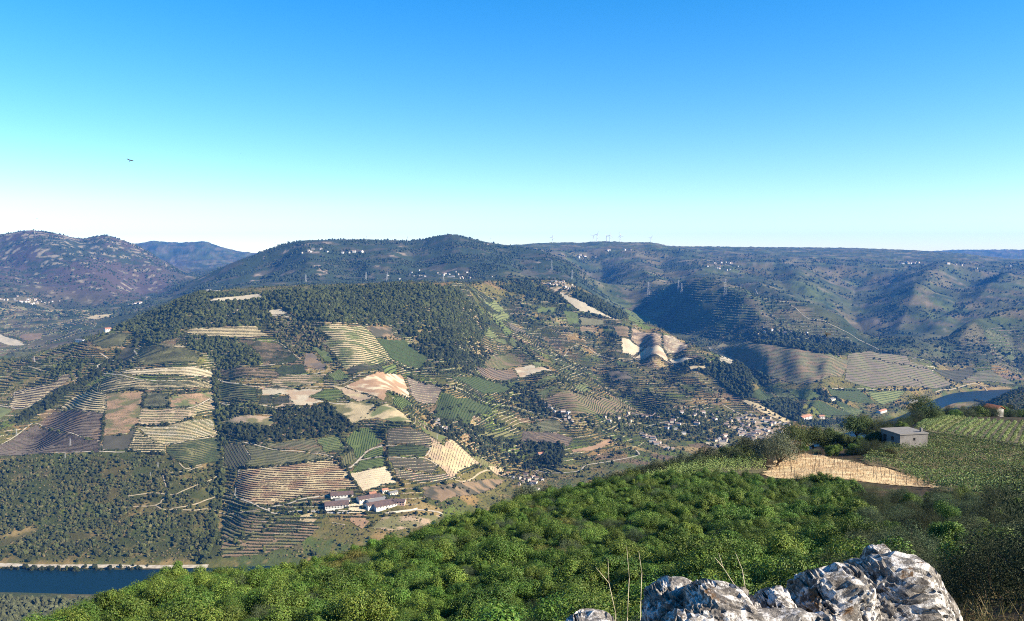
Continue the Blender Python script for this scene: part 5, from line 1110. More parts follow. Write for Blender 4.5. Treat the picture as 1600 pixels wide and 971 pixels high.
def boulder(label, prof, Y, depth, seed, height=1.3, amp=1.0, tilt=(.45, .25, .85)):
    """weathered outcrop; prof = pixel outline of its crown (u, v) at depth Y"""
    rs = np.random.default_rng(seed)
    pr = np.array([ray(u, v) for u, v in prof]); xs, zs = pr[:, 0] * (Y + .25 * depth), ZC + pr[:, 1] * (Y + .26 * depth)
    cx = (xs[0] + xs[-1]) / 2; W = xs[-1] - xs[0]; base = zs.max() - height
    Vv, Ff = ICO; P = np.sign(Vv) * np.abs(Vv) ** 0.48; P /= np.abs(P).max(0)
    for k in range(18):
        d = rs.standard_normal(3); d[2] = abs(d[2]) * .8; d /= np.linalg.norm(d); lim = (P @ d).max() * (0.86 + 0.11 * rs.random())
        s_ = P @ d; ex = s_ > lim; P[ex] -= d * ((s_[ex] - lim) * 0.95)[:, None]
    P[:, 0] /= np.abs(P[:, 0]).max(); P[:, 2] = (P[:, 2] - P[:, 2].min()) / (P[:, 2].max() - P[:, 2].min())
    x = P[:, 0] * W / 2; ztop = np.interp(x + cx, xs, zs) - base
    y = P[:, 1] * depth / 2
    z = P[:, 2] * ztop * (1 - .22 * np.clip(P[:, 1], 0, 1) - .10 * np.clip(-P[:, 1], 0, 1) ** 2)
    P = np.column_stack([x, y, z])
    nr0 = Vv * np.array([1 / W, 1 / depth, 1 / height]); nr0 /= np.linalg.norm(nr0, axis=1, keepdims=True)
    tl = np.array(tilt); st = P @ tl
    w1 = noise3(P, 2.6, seed, 2); w2 = noise3(P, 7.0, seed + 5, 4, 0.6)
    lay = ((st * 7 + .8 * w1 + .25 * w2) % 1); crack = np.abs(noise3(P, 2.4, seed + 9, 3)); c2 = np.abs(noise3(P, 6.5, seed + 19, 2))
    dsp = 0.018 * w1 + 0.009 * w2 + 0.018 * (np.floor(lay * 3) / 3 - .4) - 0.05 * np.exp(-(crack / 0.022) ** 2) - 0.014 * np.exp(-(c2 / 0.03) ** 2) + .007 * noise3(P, 22, seed + 2, 4, .7)
    P = P + nr0 * (amp * dsp)[:, None]
    c = np.full((len(P), 3), (.22, .195, .17)) * (1 + 0.4 * noise3(P, 4.0, seed + 40, 4))[:, None]
    me = mesh_np('boulder', P, Ff, False, np.clip(c, .02, 1), m_rock)
    return link('boulder', me, None, label, 'rock', 'lichened boulders at the viewpoint', loc=(cx, Y + depth * 0.25, base))
boulder('largest lichened grey boulder with a flat broken top, right of the outcrop', [(1296, 905), (1312, 874), (1350, 868), (1400, 860), (1432, 864), (1452, 878), (1470, 893), (1488, 922), (1498, 960)], 5.6, 1.2, 11, 1.35, 1.2)
boulder('dark knobbly boulder leaning on the left side of the largest one', [(1226, 935), (1244, 902), (1262, 890), (1290, 886), (1318, 879), (1348, 880), (1364, 905)], 5.35, .9, 23, 1.2, 1.4)
boulder('pale topped upright boulder with a sheer dark left face', [(1000, 935), (1004, 898), (1018, 888), (1042, 886), (1062, 896), (1090, 904), (1114, 918), (1126, 940)], 5.2, .9, 37, 1.25, 1.1)
boulder('wide ridged boulder right of the pale topped upright one', [(1052, 940), (1072, 908), (1096, 900), (1124, 905), (1156, 914), (1184, 928), (1206, 950)], 4.95, 1.0, 51, 1.15, 1.3)
boulder('small rounded boulder between the ridged and the knobbly ones', [(1170, 950), (1184, 924), (1206, 914), (1228, 916), (1244, 930), (1254, 955)], 5.2, .7, 67, .9)
boulder('low pale rock at the bottom edge left of the outcrop', [(868, 978), (888, 960), (925, 953), (958, 959), (985, 974)], 4.9, .9, 83, .8, .8)
boulder('wide low grey ledge joining the boulders along the bottom edge', [(985, 985), (1010, 962), (1060, 950), (1130, 948), (1200, 952), (1262, 946), (1330, 950), (1390, 970)], 4.75, .9, 103, .9, 1.1)
boulder('small dark stone just behind the top of the largest boulder', [(1345, 862), (1356, 850), (1380, 847), (1396, 858)], 7.2, .5, 91, .9)

# dry stalks and twigs by the rocks
m_straw = mat_basic('dry_stalk', (.42, .36, .25), 0.8, 0.2, 20)
for i, (u, v0, v1, Y, dx) in enumerate(((980, 965, 862, 6.4, 2), (962, 960, 880, 6.8, -10), (1001, 940, 868, 6.3, 0), (1150, 918, 872, 5.9, -22), (1165, 925, 872, 5.8, -10))):
    a0, m0 = ray(u, v0); a1, m1 = ray(u + dx, v1); p = np.array([a0 * Y, Y, ZC + m0 * Y]); t_ = np.array([a1 * Y, Y + .1, ZC + m1 * Y])
    g_ = np.array([p[0], Y, float(hz(p[0], Y))]); mid = (p * .45 + t_ * .55) + np.array([.02 * (-1) ** i, .01, 0])
    mb = MB(); o_ = g_
    mb.bar(g_ - o_, p - o_, .004, .0035); mb.bar(p - o_, mid - o_, .0035, .0025); mb.bar(mid - o_, t_ - o_, .0025, .001)
    L_ = np.linalg.norm(t_ - p)
    if i % 2: mb.bar(mid - o_, mid - o_ + np.array([.25 * L_ * (-1) ** i, 0, .3 * L_]), .003, .0015)
    mb.build('dry_stalk', m_straw, None, True, label='thin bleached dry stalk standing beside the boulders', cat='stalk', group='dry stalks by the boulders', loc=tuple(o_))

# dusky bushes in the lower right corner, grass tufts on the earth
for i, (u, v, Y, key, s) in enumerate(((1300, 855, 16, 'y0', .8), (1255, 870, 14, 'g0', .7), (1210, 872, 13, 'y0', .7), (1330, 850, 19, 'd1', .9), (1150, 868, 14, 'g0', .7), (1100, 870, 13, 'b2', .7), (1050, 870, 13, 'b0', .75), (985, 885, 12, 'g0', .75), (930, 905, 11, 'b1', .7), (880, 915, 12, 'b3', .8), (820, 930, 12.5, 'b0', .8), (1545, 940, 9, 'r0', .5), (1600, 950, 8.5, 'r0', .5))):
    a, m = ray(u, v)
    dk = key[0] in 'dr'
    shrub(a * Y, Y, key, s, 'dusky brown green bush in the lower right corner' if dk else ('grey green bush near the boulders' if key[0] == 'g' else 'small shrub close behind the boulders'), 'bushes around the boulders', name='dusky_bush' if dk else 'small_bush', cat='bush')

# ---------------------------------------------------------------- straw field with stakes
NEAR = dict(ymin=88.0, ymax=600.0)
def near_patch(name, label, cat, pix, col, col2, g=0.6, lift=0.06, mat=None):
    P = hits(pix, 75.0, 600.0)
    gx = np.arange(P[:, 0].min(), P[:, 0].max() + g, g); gy = np.arange(P[:, 1].min(), P[:, 1].max() + g, g); PX, PY = np.meshgrid(gx, gy)
    cx, cy_ = PX[:-1, :-1] + g / 2, PY[:-1, :-1] + g / 2
    ok = in_poly(cx + 1.2 * pnoise(cx / 4, cy_ / 4, 8), cy_ + 1.2 * pnoise(cx / 4, cy_ / 4, 18), P)
    F4 = grid_faces(*PX.shape)[ok.ravel()]; used = np.unique(F4); rm = np.full(PX.size, -1); rm[used] = np.arange(len(used))
    Vv = np.stack([PX, PY, hz(PX, PY) + lift + 0.05 * fbm(PX / 1.5, PY / 1.5, 3, 7)], -1).reshape(-1, 3)[used]
    t = sstep(-.15, .35, fbm(Vv[:, 0] / 5, Vv[:, 1] / 5, 4, 9))[:, None]
    c = np.asarray(col) * (1 - t) + np.asarray(col2) * t
    o = link(name, None, None, label, cat); base = P.mean(0); o.location = base
    link('soil', mesh_np('soil', Vv - base, rm[F4], True, c, mat or m_near), o)
    return o, P
fo_, FP = near_patch('straw_field', 'golden straw field with rows of thin stakes in front of the grey hut', 'field', [(1190, 742), (1235, 709), (1262, 710), (1330, 722), (1400, 738), (1465, 753), (1456, 763), (1380, 757), (1300, 750), (1215, 748)], (.56, .43, .24), (.42, .29, .15))
m_wood = mat_basic('grey_wood', (.13, .10, .075), 0.9, 0.3, 8)
stk = MB(); stk.bar((0, 0, -.1), (0.02, 0.01, 1.15), .035, .03); ST = stk.mesh('stake', m_wood)
rowdir = hits([(1235, 715), (1330, 728)], 75, 600); dv = rowdir[1] - rowdir[0]; dv = dv[:2] / np.hypot(*dv[:2]); nv = np.array([-dv[1], dv[0]])
cen = FP.mean(0)[:2]
for i in range(-7, 8):
    for j in range(-26, 27):
        p = cen + dv * (j * 1.5 + rng.normal(0, .15)) + nv * (i * 2.6 + rng.normal(0, .1))
        if in_poly(np.array([p[0]]), np.array([p[1]]), FP)[0] and rng.random() < .62:
            s_ = link('stake', ST, fo_); s_.location = (p[0] - fo_.location[0], p[1] - fo_.location[1], float(hz(*p)) - fo_.location[2]); s_.rotation_euler = (rng.normal(0, .06), rng.normal(0, .06), rng.random() * 6); s_.scale = (1, 1, .8 + .4 * rng.random())

# dry grass, nobody could count the blades
m_dry = mat_leaf('dry_grass', 0.2, 0.8, 0.2)
def dry_grass(label, P, hgt, cols):
    n = len(P); z = hz(P[:, 0], P[:, 1]) + 0.05; an = rng.random(n) * 6.28; h = hgt * (.5 + rng.random(n)); w = .012 + .0012 * P[:, 1] * .12
    d = np.column_stack([np.cos(an), np.sin(an)]); ln = rng.normal(0, .35, (n, 2)) * h[:, None]
    Vv = np.stack([np.column_stack([P - d * w[:, None], z]), np.column_stack([P + d * w[:, None], z]), np.column_stack([P + ln, z + h])], 1).reshape(-1, 3)
    link('dry_grass', mesh_np('dry_grass', Vv, np.arange(3 * n).reshape(-1, 3), False, np.repeat(leaf_cols(n, cols), 3, 0), m_dry), kind='stuff', label=label)
lo, hi = FP[:, :2].min(0), FP[:, :2].max(0); gp = lo + rng.random((26000, 2)) * (hi - lo); gp = gp[in_poly(gp[:, 0], gp[:, 1], FP) & (fbm(gp[:, 0] / 2.2, gp[:, 1] / 2.2, 3, 55) > -.12)]
dry_grass('short dry stubble on the golden straw field', gp, .22, ((.50, .38, .21), (.42, .29, .14), (.58, .46, .28)))
gy_ = rng.uniform(6.0, 15, 4000); ga = rng.uniform(-.05, .72, 4000); gp = np.column_stack([ga * gy_, gy_]); gp = gp[fbm(gp[:, 0] / .8, gp[:, 1] / .8, 3, 56) > -.05]
dry_grass('sparse dry grass on the earth behind the boulders', gp, .22, ((.20, .15, .08), (.14, .10, .05), (.10, .095, .035)))

# ---------------------------------------------------------------- near vineyards
def near_vines(label, pix, along, space, leaf, per_m, hgt, wid, cols, soil, soil2):
    o, P = near_patch('vineyard', label, 'vineyard', pix, soil, soil2)
    base = np.array(o.location); d = hits(along, 75, 600); dv = (d[1] - d[0])[:2]; dv /= np.hypot(*dv); nv = np.array([-dv[1], dv[0]])
    c0 = P.mean(0)[:2]; R = np.hypot(*(P[:, :2] - c0).T).max()
    for k in range(-int(R / space) - 1, int(R / space) + 2):
        t = np.arange(-R, R, 1 / per_m); L = c0 + nv * k * space + dv * t[:, None]
        ins = in_poly(L[:, 0], L[:, 1], P) & (fbm(L[:, 0] / 2.0, L[:, 1] / 2.0, 2, 71) > -0.35)
        L = L[ins]
        if len(L) < per_m * 2: continue
        n = len(L); th = rng.random(n) * pi
        hh = hgt * (0.85 + 0.3 * fbm(L[:, 0] / 1.3, L[:, 1] / 1.3, 2, 72))
        off = np.cos(th) * wid / 2 * (0.8 + .4 * rng.random(n)); zz_ = (0.25 + 0.75 * np.sin(th)) * hh * (0.75 + .35 * rng.random(n))
        Q = np.column_stack([L + nv * off[:, None] + rng.normal(0, .06, (n, 2)), np.zeros(n)]); Q[:, 2] = hz(Q[:, 0], Q[:, 1]) + zz_
        nn = np.column_stack([nv[None] * np.cos(th)[:, None], np.sin(th) + .3]) + 0.5 * rng.standard_normal((n, 3))
        link('vine_row', leaf_mesh('vine_row', Q - base, nn, leaf * (.7 + .6 * rng.random(n)), leaf_cols(n, SPEC[cols]), m_leaf, .8), o)
    return o
near_vines('leafy green vineyard behind the golden straw field in front of the hut', [(1345, 722), (1378, 700), (1444, 701), (1452, 680), (1500, 684), (1600, 702), (1660, 715), (1660, 782), (1600, 780), (1540, 780), (1480, 770), (1440, 758), (1405, 738)], ((1400, 712), (1500, 735)), 1.9, .20, 46, 1.1, .8, 'oakv', (.14, .11, .06), (.10, .09, .045))
near_vines('vineyard of diagonal rows on the far slope below the orange roofed house', [(1428, 671), (1442, 657), (1470, 650), (1530, 657), (1600, 662), (1680, 665), (1680, 715), (1600, 699), (1500, 681), (1455, 676)], ((1497, 687), (1539, 655)), 1.5, .24, 30, 1.0, .55, 'oakv', (.17, .14, .085), (.12, .11, .06))
near_vines('tall staked vines left of the golden straw field', [(1000, 757), (1050, 741), (1110, 728), (1165, 720), (1196, 716), (1194, 738), (1120, 748), (1050, 757)], ((1040, 750), (1180, 730)), 1.7, .17, 50, 1.9, .6, 'oakv', (.10, .09, .05), (.14, .11, .06))

# ---------------------------------------------------------------- grey block hut and orange roofed house
def place_frame(u, v, Y, yaw):
    a, m = ray(u, v); x = a * Y; return np.array([x, Y, float(hz(x, Y))]), yaw
m_block = mat_basic('block_wall', (.165, .155, .15), 0.9, 0.12, 2.0, bump=0.3, bscale=6, col2=(.135, .125, .12))
m_slab = mat_basic('roof_slab', (.17, .16, .15), 0.9, 0.2, 3.0, col2=(.15, .14, .13))
m_dark = mat_basic('dark_opening', (.012, .012, .014), 0.6, 0.1, 3)
m_white = mat_basic('whitewash', (.52, .50, .465), 0.85, 0.06, 2.0)
m_tile = mat_basic('orange_tiles', (.42, .15, .07), 0.85, 0.25, 6.0, bump=0.4, bscale=8, col2=(.34, .12, .06))
loc, yaw = place_frame(1406, 697, 140, radians(12))
hut = link('block_hut', None, None, 'grey block hut with a flat slab roof at the edge of the near vineyard', 'hut', loc=tuple(loc), rotz=yaw)
# near corner at the origin; the lit face runs along +x, the shaded one along +y
WL, WD, WH = 5.6, 5.2, 2.25
mb = MB(); t_ = .22; z0 = -1.0
mb.box(0, 2.6, 0, t_, z0, WH); mb.box(3.1, WL, 0, t_, z0, WH); mb.box(2.6, 3.1, 0, t_, z0, 1.1); mb.box(2.6, 3.1, 0, t_, 1.6, WH)
mb.box(0, t_, t_, WD, z0, WH); mb.box(WL - t_, WL, t_, WD, z0, WH); mb.box(t_, WL - t_, WD - t_, WD, z0, WH)
mb.build('wall', m_block, hut)
for r in range(5):
    for c in range(7):
        pass
mb = MB(); mb.box(-.14, WL + .14, -.14, WD + .14, WH, WH + .16); rf = mb.build('roof', m_slab, hut)
mb = MB(); mb.box(WL - .75, WL - .35, .8, 1.2, WH + .16, WH + .85); mb.build('chimney', m_block, rf)
mb = MB(); mb.box(2.6, 3.1, .08, .12, 1.1, 1.6); mb.build('window', m_dark, hut)
mb = MB(); mb.box(-.02, .03, 1.6, 2.3, .9, 1.6); mb.build('window', m_dark, hut)
mb = MB(); mb.box(-.02, .03, 3.6, 4.4, -.4, 1.6); mb.build('door', m_dark, hut)
mb = MB()
for k in range(7): mb.box(-.1, WL + .1, -.1 + k * .85, -.1 + k * .85 + .05, WH + .16, WH + .19)
mb.build('roof_seams', m_block, rf)

loc, yaw = place_frame(1556, 660, 246, radians(-68))
hs = link('stone_house', None, None, 'small stone house with an orange tiled roof above the diagonal vine rows', 'house', loc=tuple(loc), rotz=yaw)
L_, D_, H_, R_ = 4.2, 3.4, 2.4, 0.9
m_stone = mat_basic('schist_wall', (.16, .13, .11), 0.95, 0.3, 3.0, bump=0.5, bscale=5)
def gable(mbw, x0, x1, y0, y1, h, r, zb=-1.0):
    """walls with gable ends at x0 and x1, ridge along x"""
    ym = (y0 + y1) / 2
    Vv = np.array([(x0, y0, zb), (x1, y0, zb), (x1, y1, zb), (x0, y1, zb), (x0, y0, h), (x1, y0, h), (x1, y1, h), (x0, y1, h), (x0, ym, h + r), (x1, ym, h + r)])
    mbw.add(Vv, [(0, 1, 5, 4), (2, 3, 7, 6), (1, 2, 6, 5), (3, 0, 4, 7)], [(5, 6, 9), (7, 4, 8)])
def gable_roof(mbr, x0, x1, y0, y1, h, r, ov=.25, t=.12):
    ym = (y0 + y1) / 2; hw = (y1 - y0) / 2; k = r / hw
    for s in (-1, 1):
        ye = ym + s * (hw + ov); ze = h - k * ov + .03
        Vv = np.array([(x0 - ov, ym, h + r + .03), (x1 + ov, ym, h + r + .03), (x1 + ov, ye, ze), (x0 - ov, ye, ze)])
        W = np.vstack([Vv, Vv + np.array([0, 0, t])]); mbr.add(W, [(0, 1, 2, 3), (7, 6, 5, 4), (0, 4, 5, 1), (1, 5, 6, 2), (2, 6, 7, 3), (3, 7, 4, 0)])
mb = MB(); gable(mb, -L_, 0, 0, D_, H_, R_); mb.build('wall', m_stone, hs)
mb = MB(); gable_roof(mb, -L_, 0, 0, D_, H_, R_); mb.build('roof', m_tile, hs)
mb = MB(); mb.box(.0, .06, .3, D_ - .3, -.8, H_ - .1); mb.build('sunlit_end_wall', m_white, hs)  # pale panel paints the sunlit end against the dark walls
mb = MB(); mb.box(-2.6, -1.8, -.03, .03, -.2, 1.8); mb.build('door', m_dark, hs)
mb = MB(); mb.box(.06, 2.6, .2, .5, -1.0, .3); mb.build('terrace_wall', m_white, hs)

# ---------------------------------------------------------------- near trees
def tree(label, u, vb, vt, Y, kind, wide=1.25, nl=6500, name='tree', group=None, trunk=0.12, base=None):
    a, mbot = ray(u, vb); x = a * Y; z = float(hz(x, Y)); _, mt = ray(u, vt)
    top = ZC + mt * Y; H_ = max(1.2, top - z); rx = H_ * 0.5 * wide
    o = link(name, None, None, label, 'tree', group, loc=(x, Y, z), rotz=0)
    rz = H_ * (1 - trunk)
    P, nn, cc, idx = clumps(rx, rz * 0.62, 26, nl, 0.36, low=0.28, up=.2)
    P[:, 2] += H_ * trunk; P[:, 2] *= H_ / P[:, 2].max()
    lf = max(.17, Y / 1256 * 1.7)
    link('crown', leaf_mesh('crown', P, nn, lf * (.7 + .6 * rng.random(len(P))), leaf_cols(len(P), SPEC[kind], idx), m_dull if kind != 'bright' else m_leaf, .6), o)
    mb = MB(); k_ = H_ * trunk; r0 = .05 * H_ ** .9
    mb.bar((0, 0, -.3), (.05 * H_, 0, k_), r0, r0 * .7, 6)
    for c in cc[::4]: mb.bar((.05 * H_, 0, k_), c + np.array([0, 0, k_]), r0 * .5, r0 * .15, 4)
    mb.build('trunk', m_bark, o, True)
    return o
TR = [('silvery olive tree at the left corner of the golden straw field', 1213, 735, 672, 118, 'olive'), ('second silvery olive tree left of the straw field corner', 1196, 728, 683, 124, 'olive'),
 ('tall dark round tree behind the olive trees', 1238, 715, 656, 146, 'oak'), ('dark tree right of the tall round one', 1268, 712, 664, 150, 'oak'), ('broad dark tree above the straw field', 1296, 712, 668, 150, 'oak'), ('low green tree above the middle of the straw field', 1322, 716, 676, 148, 'oak'),
 ('dark tree on the ridge left of the hut', 1336, 706, 648, 175, 'oak'), ('very dark tree next to the ridge tree left of the hut', 1352, 702, 645, 178, 'oak'), ('small round bush tree touching the hut', 1364, 698, 672, 146, 'oak'),
 ('small olive tree on the dark terrace edge', 1168, 712, 680, 132, 'olive'), ('round olive tree on the terrace edge further left', 1105, 728, 697, 126, 'olive'), ('low olive tree near the end of the terrace edge', 1062, 738, 707, 122, 'olive'), ('leftmost small olive tree of the terrace edge', 958, 770, 738, 110, 'olive'), ('grey bushy olive tree left of the round one', 1030, 745, 715, 120, 'olive'), ('dark bushy tree beside the leftmost olive', 992, 758, 728, 115, 'oak'), ('dark low tree on the terrace edge between two olives', 1135, 720, 697, 130, 'oak'),
 ('lone dark tree on the skyline of the near ridge before the river', 1437, 660, 613, 215, 'oak'), ('grey green tree at the end of the thicket above the valley hamlet', 822, 800, 757, 97, 'olive'), ('small grey tree beside the end of the thicket', 858, 792, 757, 100, 'olive')]
for t_ in TR: tree(*t_)
for i, u in enumerate(range(936, 1200, 19)):
    tree('dark bushy tree in the row along the terrace edge above the valley', u, 740, float(np.interp(u, [930, 1000, 1060, 1120, 1190], [746, 729, 715, 703, 690])) + rng.normal(0, 3), float(np.interp(u, [930, 1000, 1100, 1200], [104, 110, 118, 128])), 'dusk' if i % 3 else 'oak', 1.5, 3200, group='tree row on the terrace edge', trunk=.06)
# scrub along the ridge and dark bushes added for the shaded terrace edge
RB = []
for pg, sp_, jt, y0 in (([(1385, 668), (1420, 655), (1460, 645), (1520, 640), (1560, 640), (1620, 638)], 2.2, 1.5, 0), ([(1370, 676), (1400, 664), (1450, 650)], 2.0, 2.0, 0)):
    pass
k_ = 0
for u, Y in [(u, np.interp(u, [1375, 1420, 1480, 1560, 1660], [178, 205, 240, 252, 256])) for u in range(1376, 1662, 9)]:
    a, m = ray(u, 650); yy = Y + rng.normal(0, 4); shrub(a * yy, yy, ['d0', 'b1', 'd1', 'g0'][k_ % 4], 2.0 + 1.0 * rng.random(), 'dark scrub bush on the skyline of the near ridge', 'scrub on the near ridge', name='ridge_bush', cat='bush'); k_ += 1
for u, Y in [(u, np.interp(u, [930, 1000, 1100, 1200], [112, 119, 128, 138])) for u in range(930, 1205, 8)]:  # dark row added in place of the shadowed wall edge
    a, m = ray(u, 730); yy = Y + rng.normal(0, 1.2); shrub(a * yy, yy, ['d0', 'd1', 'd0', 'g0'][k_ % 4], 1.2 + .8 * rng.random(), 'dark bush added for the shaded wall of the terrace edge above the valley', 'dark bushes added for the terrace edge shade', name='terrace_shade_bush', cat='bush'); k_ += 1
for u, v, Y in [(1250, 718, 138), (1275, 716, 136), (1300, 722, 134), (1335, 722, 134), (1350, 726, 132), (1370, 712, 138), (1385, 706, 138), (1310, 712, 142), (1345, 708, 150), (1365, 720, 132), (1390, 728, 128), (1228, 712, 140), (1290, 700, 155), (1255, 700, 155), (1320, 695, 162), (1380, 690, 160), (1395, 678, 175), (1410, 672, 185)]:
    a, m = ray(u, v); shrub(a * Y, Y, ['b0', 'd0', 'r0', 'g0', 'b2'][k_ % 5], 1.0 + .8 * rng.random(), 'scrub bush on the bank between the straw field and the hut', 'scrub on the bank by the hut', name='bank_bush', cat='bush'); k_ += 1
# ------------------------------------------------------------------ winery, villages, pylons, turbines
m_cream = mat_basic('cream_wall', (.62, .55, .44), 0.85, 0.1, 0.8)
m_pink = mat_basic('pink_wall', (.52, .33, .26), 0.85, 0.1, 0.8)
m_brownroof = mat_basic('old_brown_tiles', (.075, .052, .046), 0.9, 0.3, 0.7, col2=(.11, .07, .055))
m_greyroof = mat_basic('grey_roof', (.15, .145, .14), 0.8, 0.2, 0.7)
m_glass = mat_basic('dark_window', (.02, .022, .026), 0.25, 0.1, 1.0)
m_terra = mat_basic('terracotta', (.36, .17, .10), 0.9, 0.25, 0.9, col2=(.28, .13, .08))
m_conc = mat_basic('yard_concrete', (.58, .54, .47), 0.9, 0.1, 0.3)

def house_px(name, label, cat, p0, p1, depth, wall_h, roof_h, wall, roof, nwin=0, two=False, sink=3.0, ymin=700.0, group=None, lift=0.0, arcade=False):
    """gabled building whose front foot runs from pixel p0 to p1"""
    P = hits([p0, p1], ymin); d = P[1] - P[0]; L = np.hypot(d[0], d[1]); yaw = math.atan2(d[1], d[0])
    z = max(P[0][2], P[1][2]) + lift
    o = link(name, None, None, label, cat, group, loc=(P[0][0], P[0][1], z), rotz=yaw)
    mb = MB(); gable(mb, 0, L, 0, depth, wall_h, roof_h, -sink - 4); w_ = mb.build('wall', wall, o)
    mb = MB(); gable_roof(mb, 0, L, 0, depth, wall_h, roof_h, .7, .35); mb.build('roof', roof, o)
    for k in range(nwin):
        c = (k + .5) * L / nwin
        for r in range(2 if two else 1):
            h0 = wall_h * (.16 if two else .3) + r * wall_h * .48; hh = wall_h * (.30 if two else .42); ww = min(L / nwin * (.62 if arcade else .4), 3.4)
            mb = MB(); mb.box(c - ww / 2, c + ww / 2, -.06, .02, h0, h0 + hh); mb.build('window', m_glass, o)
            if not arcade: mb = MB(); mb.box(c - ww / 2 - .2, c + ww / 2 + .2, -.16, -.05, h0 - .25, h0 - .03); mb.build('window_sill', m_cream, o)
    return o
W = 'winery'
plot('white concrete yard between the winery buildings', [(544, 790), (569, 786), (574, 797), (566, 803), (545, 803)], 'cream', name='yard', cat='yard', ragged=0.5, lift=1.0)
house_px('winery_building', 'white winery front building with an arcade and dark brown roof', W, (508, 799), (545, 793), 24, 5.2, 5.0, m_white, m_brownroof, 8, True, arcade=True)
house_px('winery_building', 'long winery building with dark brown roof at the back left', W, (517, 782), (552, 776), 20, 3.8, 4.4, m_white, m_brownroof, 7)
house_px('winery_building', 'low white link building between the two left winery roofs', W, (524, 789), (547, 785), 9, 5.0, 1.6, m_white, m_greyroof, 5)
house_px('winery_shed', 'topmost long winery shed with dark brown roof', 'shed', (562, 790), (596, 779), 20, 3.6, 3.6, m_cream, m_brownroof, 6)
house_px('winery_shed', 'grey roofed winery shed in the middle of the row', 'shed', (577, 792), (604, 783), 16, 3.6, 3.0, m_cream, m_greyroof, 5)
house_px('winery_shed', 'long dark roofed shed below the grey roofed one', 'shed', (575, 799), (616, 786), 16, 3.2, 3.2, m_cream, m_brownroof, 8)
house_px('winery_shed', 'lowest long dark roofed winery shed beside the road', 'shed', (588, 801), (625, 789), 18, 3.6, 3.4, m_white, m_brownroof, 8)
house_px('winery_building', 'reddish house at the right end of the winery sheds', W, (615, 790), (632, 791), 16, 7.0, 3.0, m_pink, m_brownroof, 4, True)
house_px('winery_house', 'small pink house above the winery sheds', 'house', (578, 776), (588, 774), 8, 4.0, 2.0, m_pink, m_terra, 3)
house_px('winery_house', 'small white house with tall chimneys above the winery', 'house', (598, 772), (607, 770), 8, 6.0, 2.0, m_white, m_terra, 3)
house_px('winery_house', 'small cream house at the top right of the winery', 'house', (610, 776), (622, 772), 9, 4.0, 2.0, m_cream, m_greyroof, 3)
def wall_line(label, pix, h, t, mat, name='retaining_wall'):
    P = smooth_line(hits(pix), 6.0)[:, :2]; z = hz(P[:, 0], P[:, 1]); base = np.array([P[0, 0], P[0, 1], z[0]]); mb = MB()
    for i in range(len(P) - 1):
        d = P[i + 1] - P[i]; n_ = np.array([-d[1], d[0]]) / np.hypot(*d) * t / 2
        V8 = [(*(p + s * n_), zz + k) for p, zz in ((P[i], z[i]), (P[i + 1], z[i + 1])) for s in (-1, 1) for k in (-2.0, h)]
        mb.add(np.array(V8) - base, [(0, 1, 5, 4), (2, 6, 7, 3), (1, 3, 7, 5)])
    return mb.build(name, mat, None, label=label, cat='wall', loc=tuple(base))
wall_line('low white wall in front of the winery road', [(470, 801), (510, 802), (545, 803)], 2.2, 1.0, m_white)
wall_line('pale retaining wall along the road right of the winery', [(606, 803), (640, 799), (652, 796)], 3.0, 1.0, m_cream)
wall_line('pale retaining wall along the river railway', [(0, 882.5), (80, 884), (170, 884), (260, 885)], 1.2, 0.8, m_greyroof)
plot('orange brown earth bank under the winery yard', [(545, 806), (572, 804), (576, 815), (566, 828), (548, 815)], 'rust', name='bare_ground', cat='bare ground')
plot('straw coloured earth bank under the winery lane', [(470, 806), (495, 803), (496, 812), (485, 820), (468, 814)], 'straw', soil2='rust', name='bare_ground', cat='bare ground')
plot('bare verge with small trees below the pale road right of the winery', [(600, 808), (660, 806), (690, 806), (665, 824), (610, 830), (580, 826)], 'olive', soil2='bare', name='rough_ground', cat='rough ground')
plot('rocky brown scrub slope below the winery lane', [(350, 815), (430, 806), (466, 812), (500, 824), (470, 850), (400, 868), (345, 872)], 'brown', C, 'dark', 8, soil2='olive', name='rough_ground', cat='rough ground')

# the white manor by the river mouth
house_px('manor', 'white manor with a red roof on the bank of the side river', 'house', (1255, 658), (1269, 658), 16, 9, 4, m_white, m_terra, 6, True)
house_px('farmhouse', 'white farmhouse with red roof right of the manor', 'house', (1281, 654), (1289, 655), 12, 6, 3, m_white, m_terra, 3)
house_px('farmhouse', 'long pale farm building at the bend of track above the manor', 'house', (1299, 627), (1310, 626), 12, 6, 3, m_cream, m_greyroof, 3)
house_px('farmhouse', 'white house at the river mouth below the light green vineyard', 'house', (1376, 647), (1386, 644), 14, 7, 3, m_white, m_terra, 3)
house_px('farmhouse', 'long white building on the bank at the river bend', 'house', (1421, 632), (1434, 629), 14, 6, 3, m_white, m_greyroof, 4)
house_px('farmhouse', 'white farmhouse on the upper left ridge beside the wood', 'house', (165, 520), (174, 517), 12, 6, 3, m_white, m_terra, 3)
house_px('farmhouse', 'long low white farm on the left ridge', 'house', (117, 536), (129, 535), 11, 5, 2.5, m_white, m_greyroof, 4)
house_px('farmhouse', 'white walled pad house near the bare hilltop', 'house', (842, 714), (850, 712), 10, 5, 2.5, m_cream, m_terra, 2)

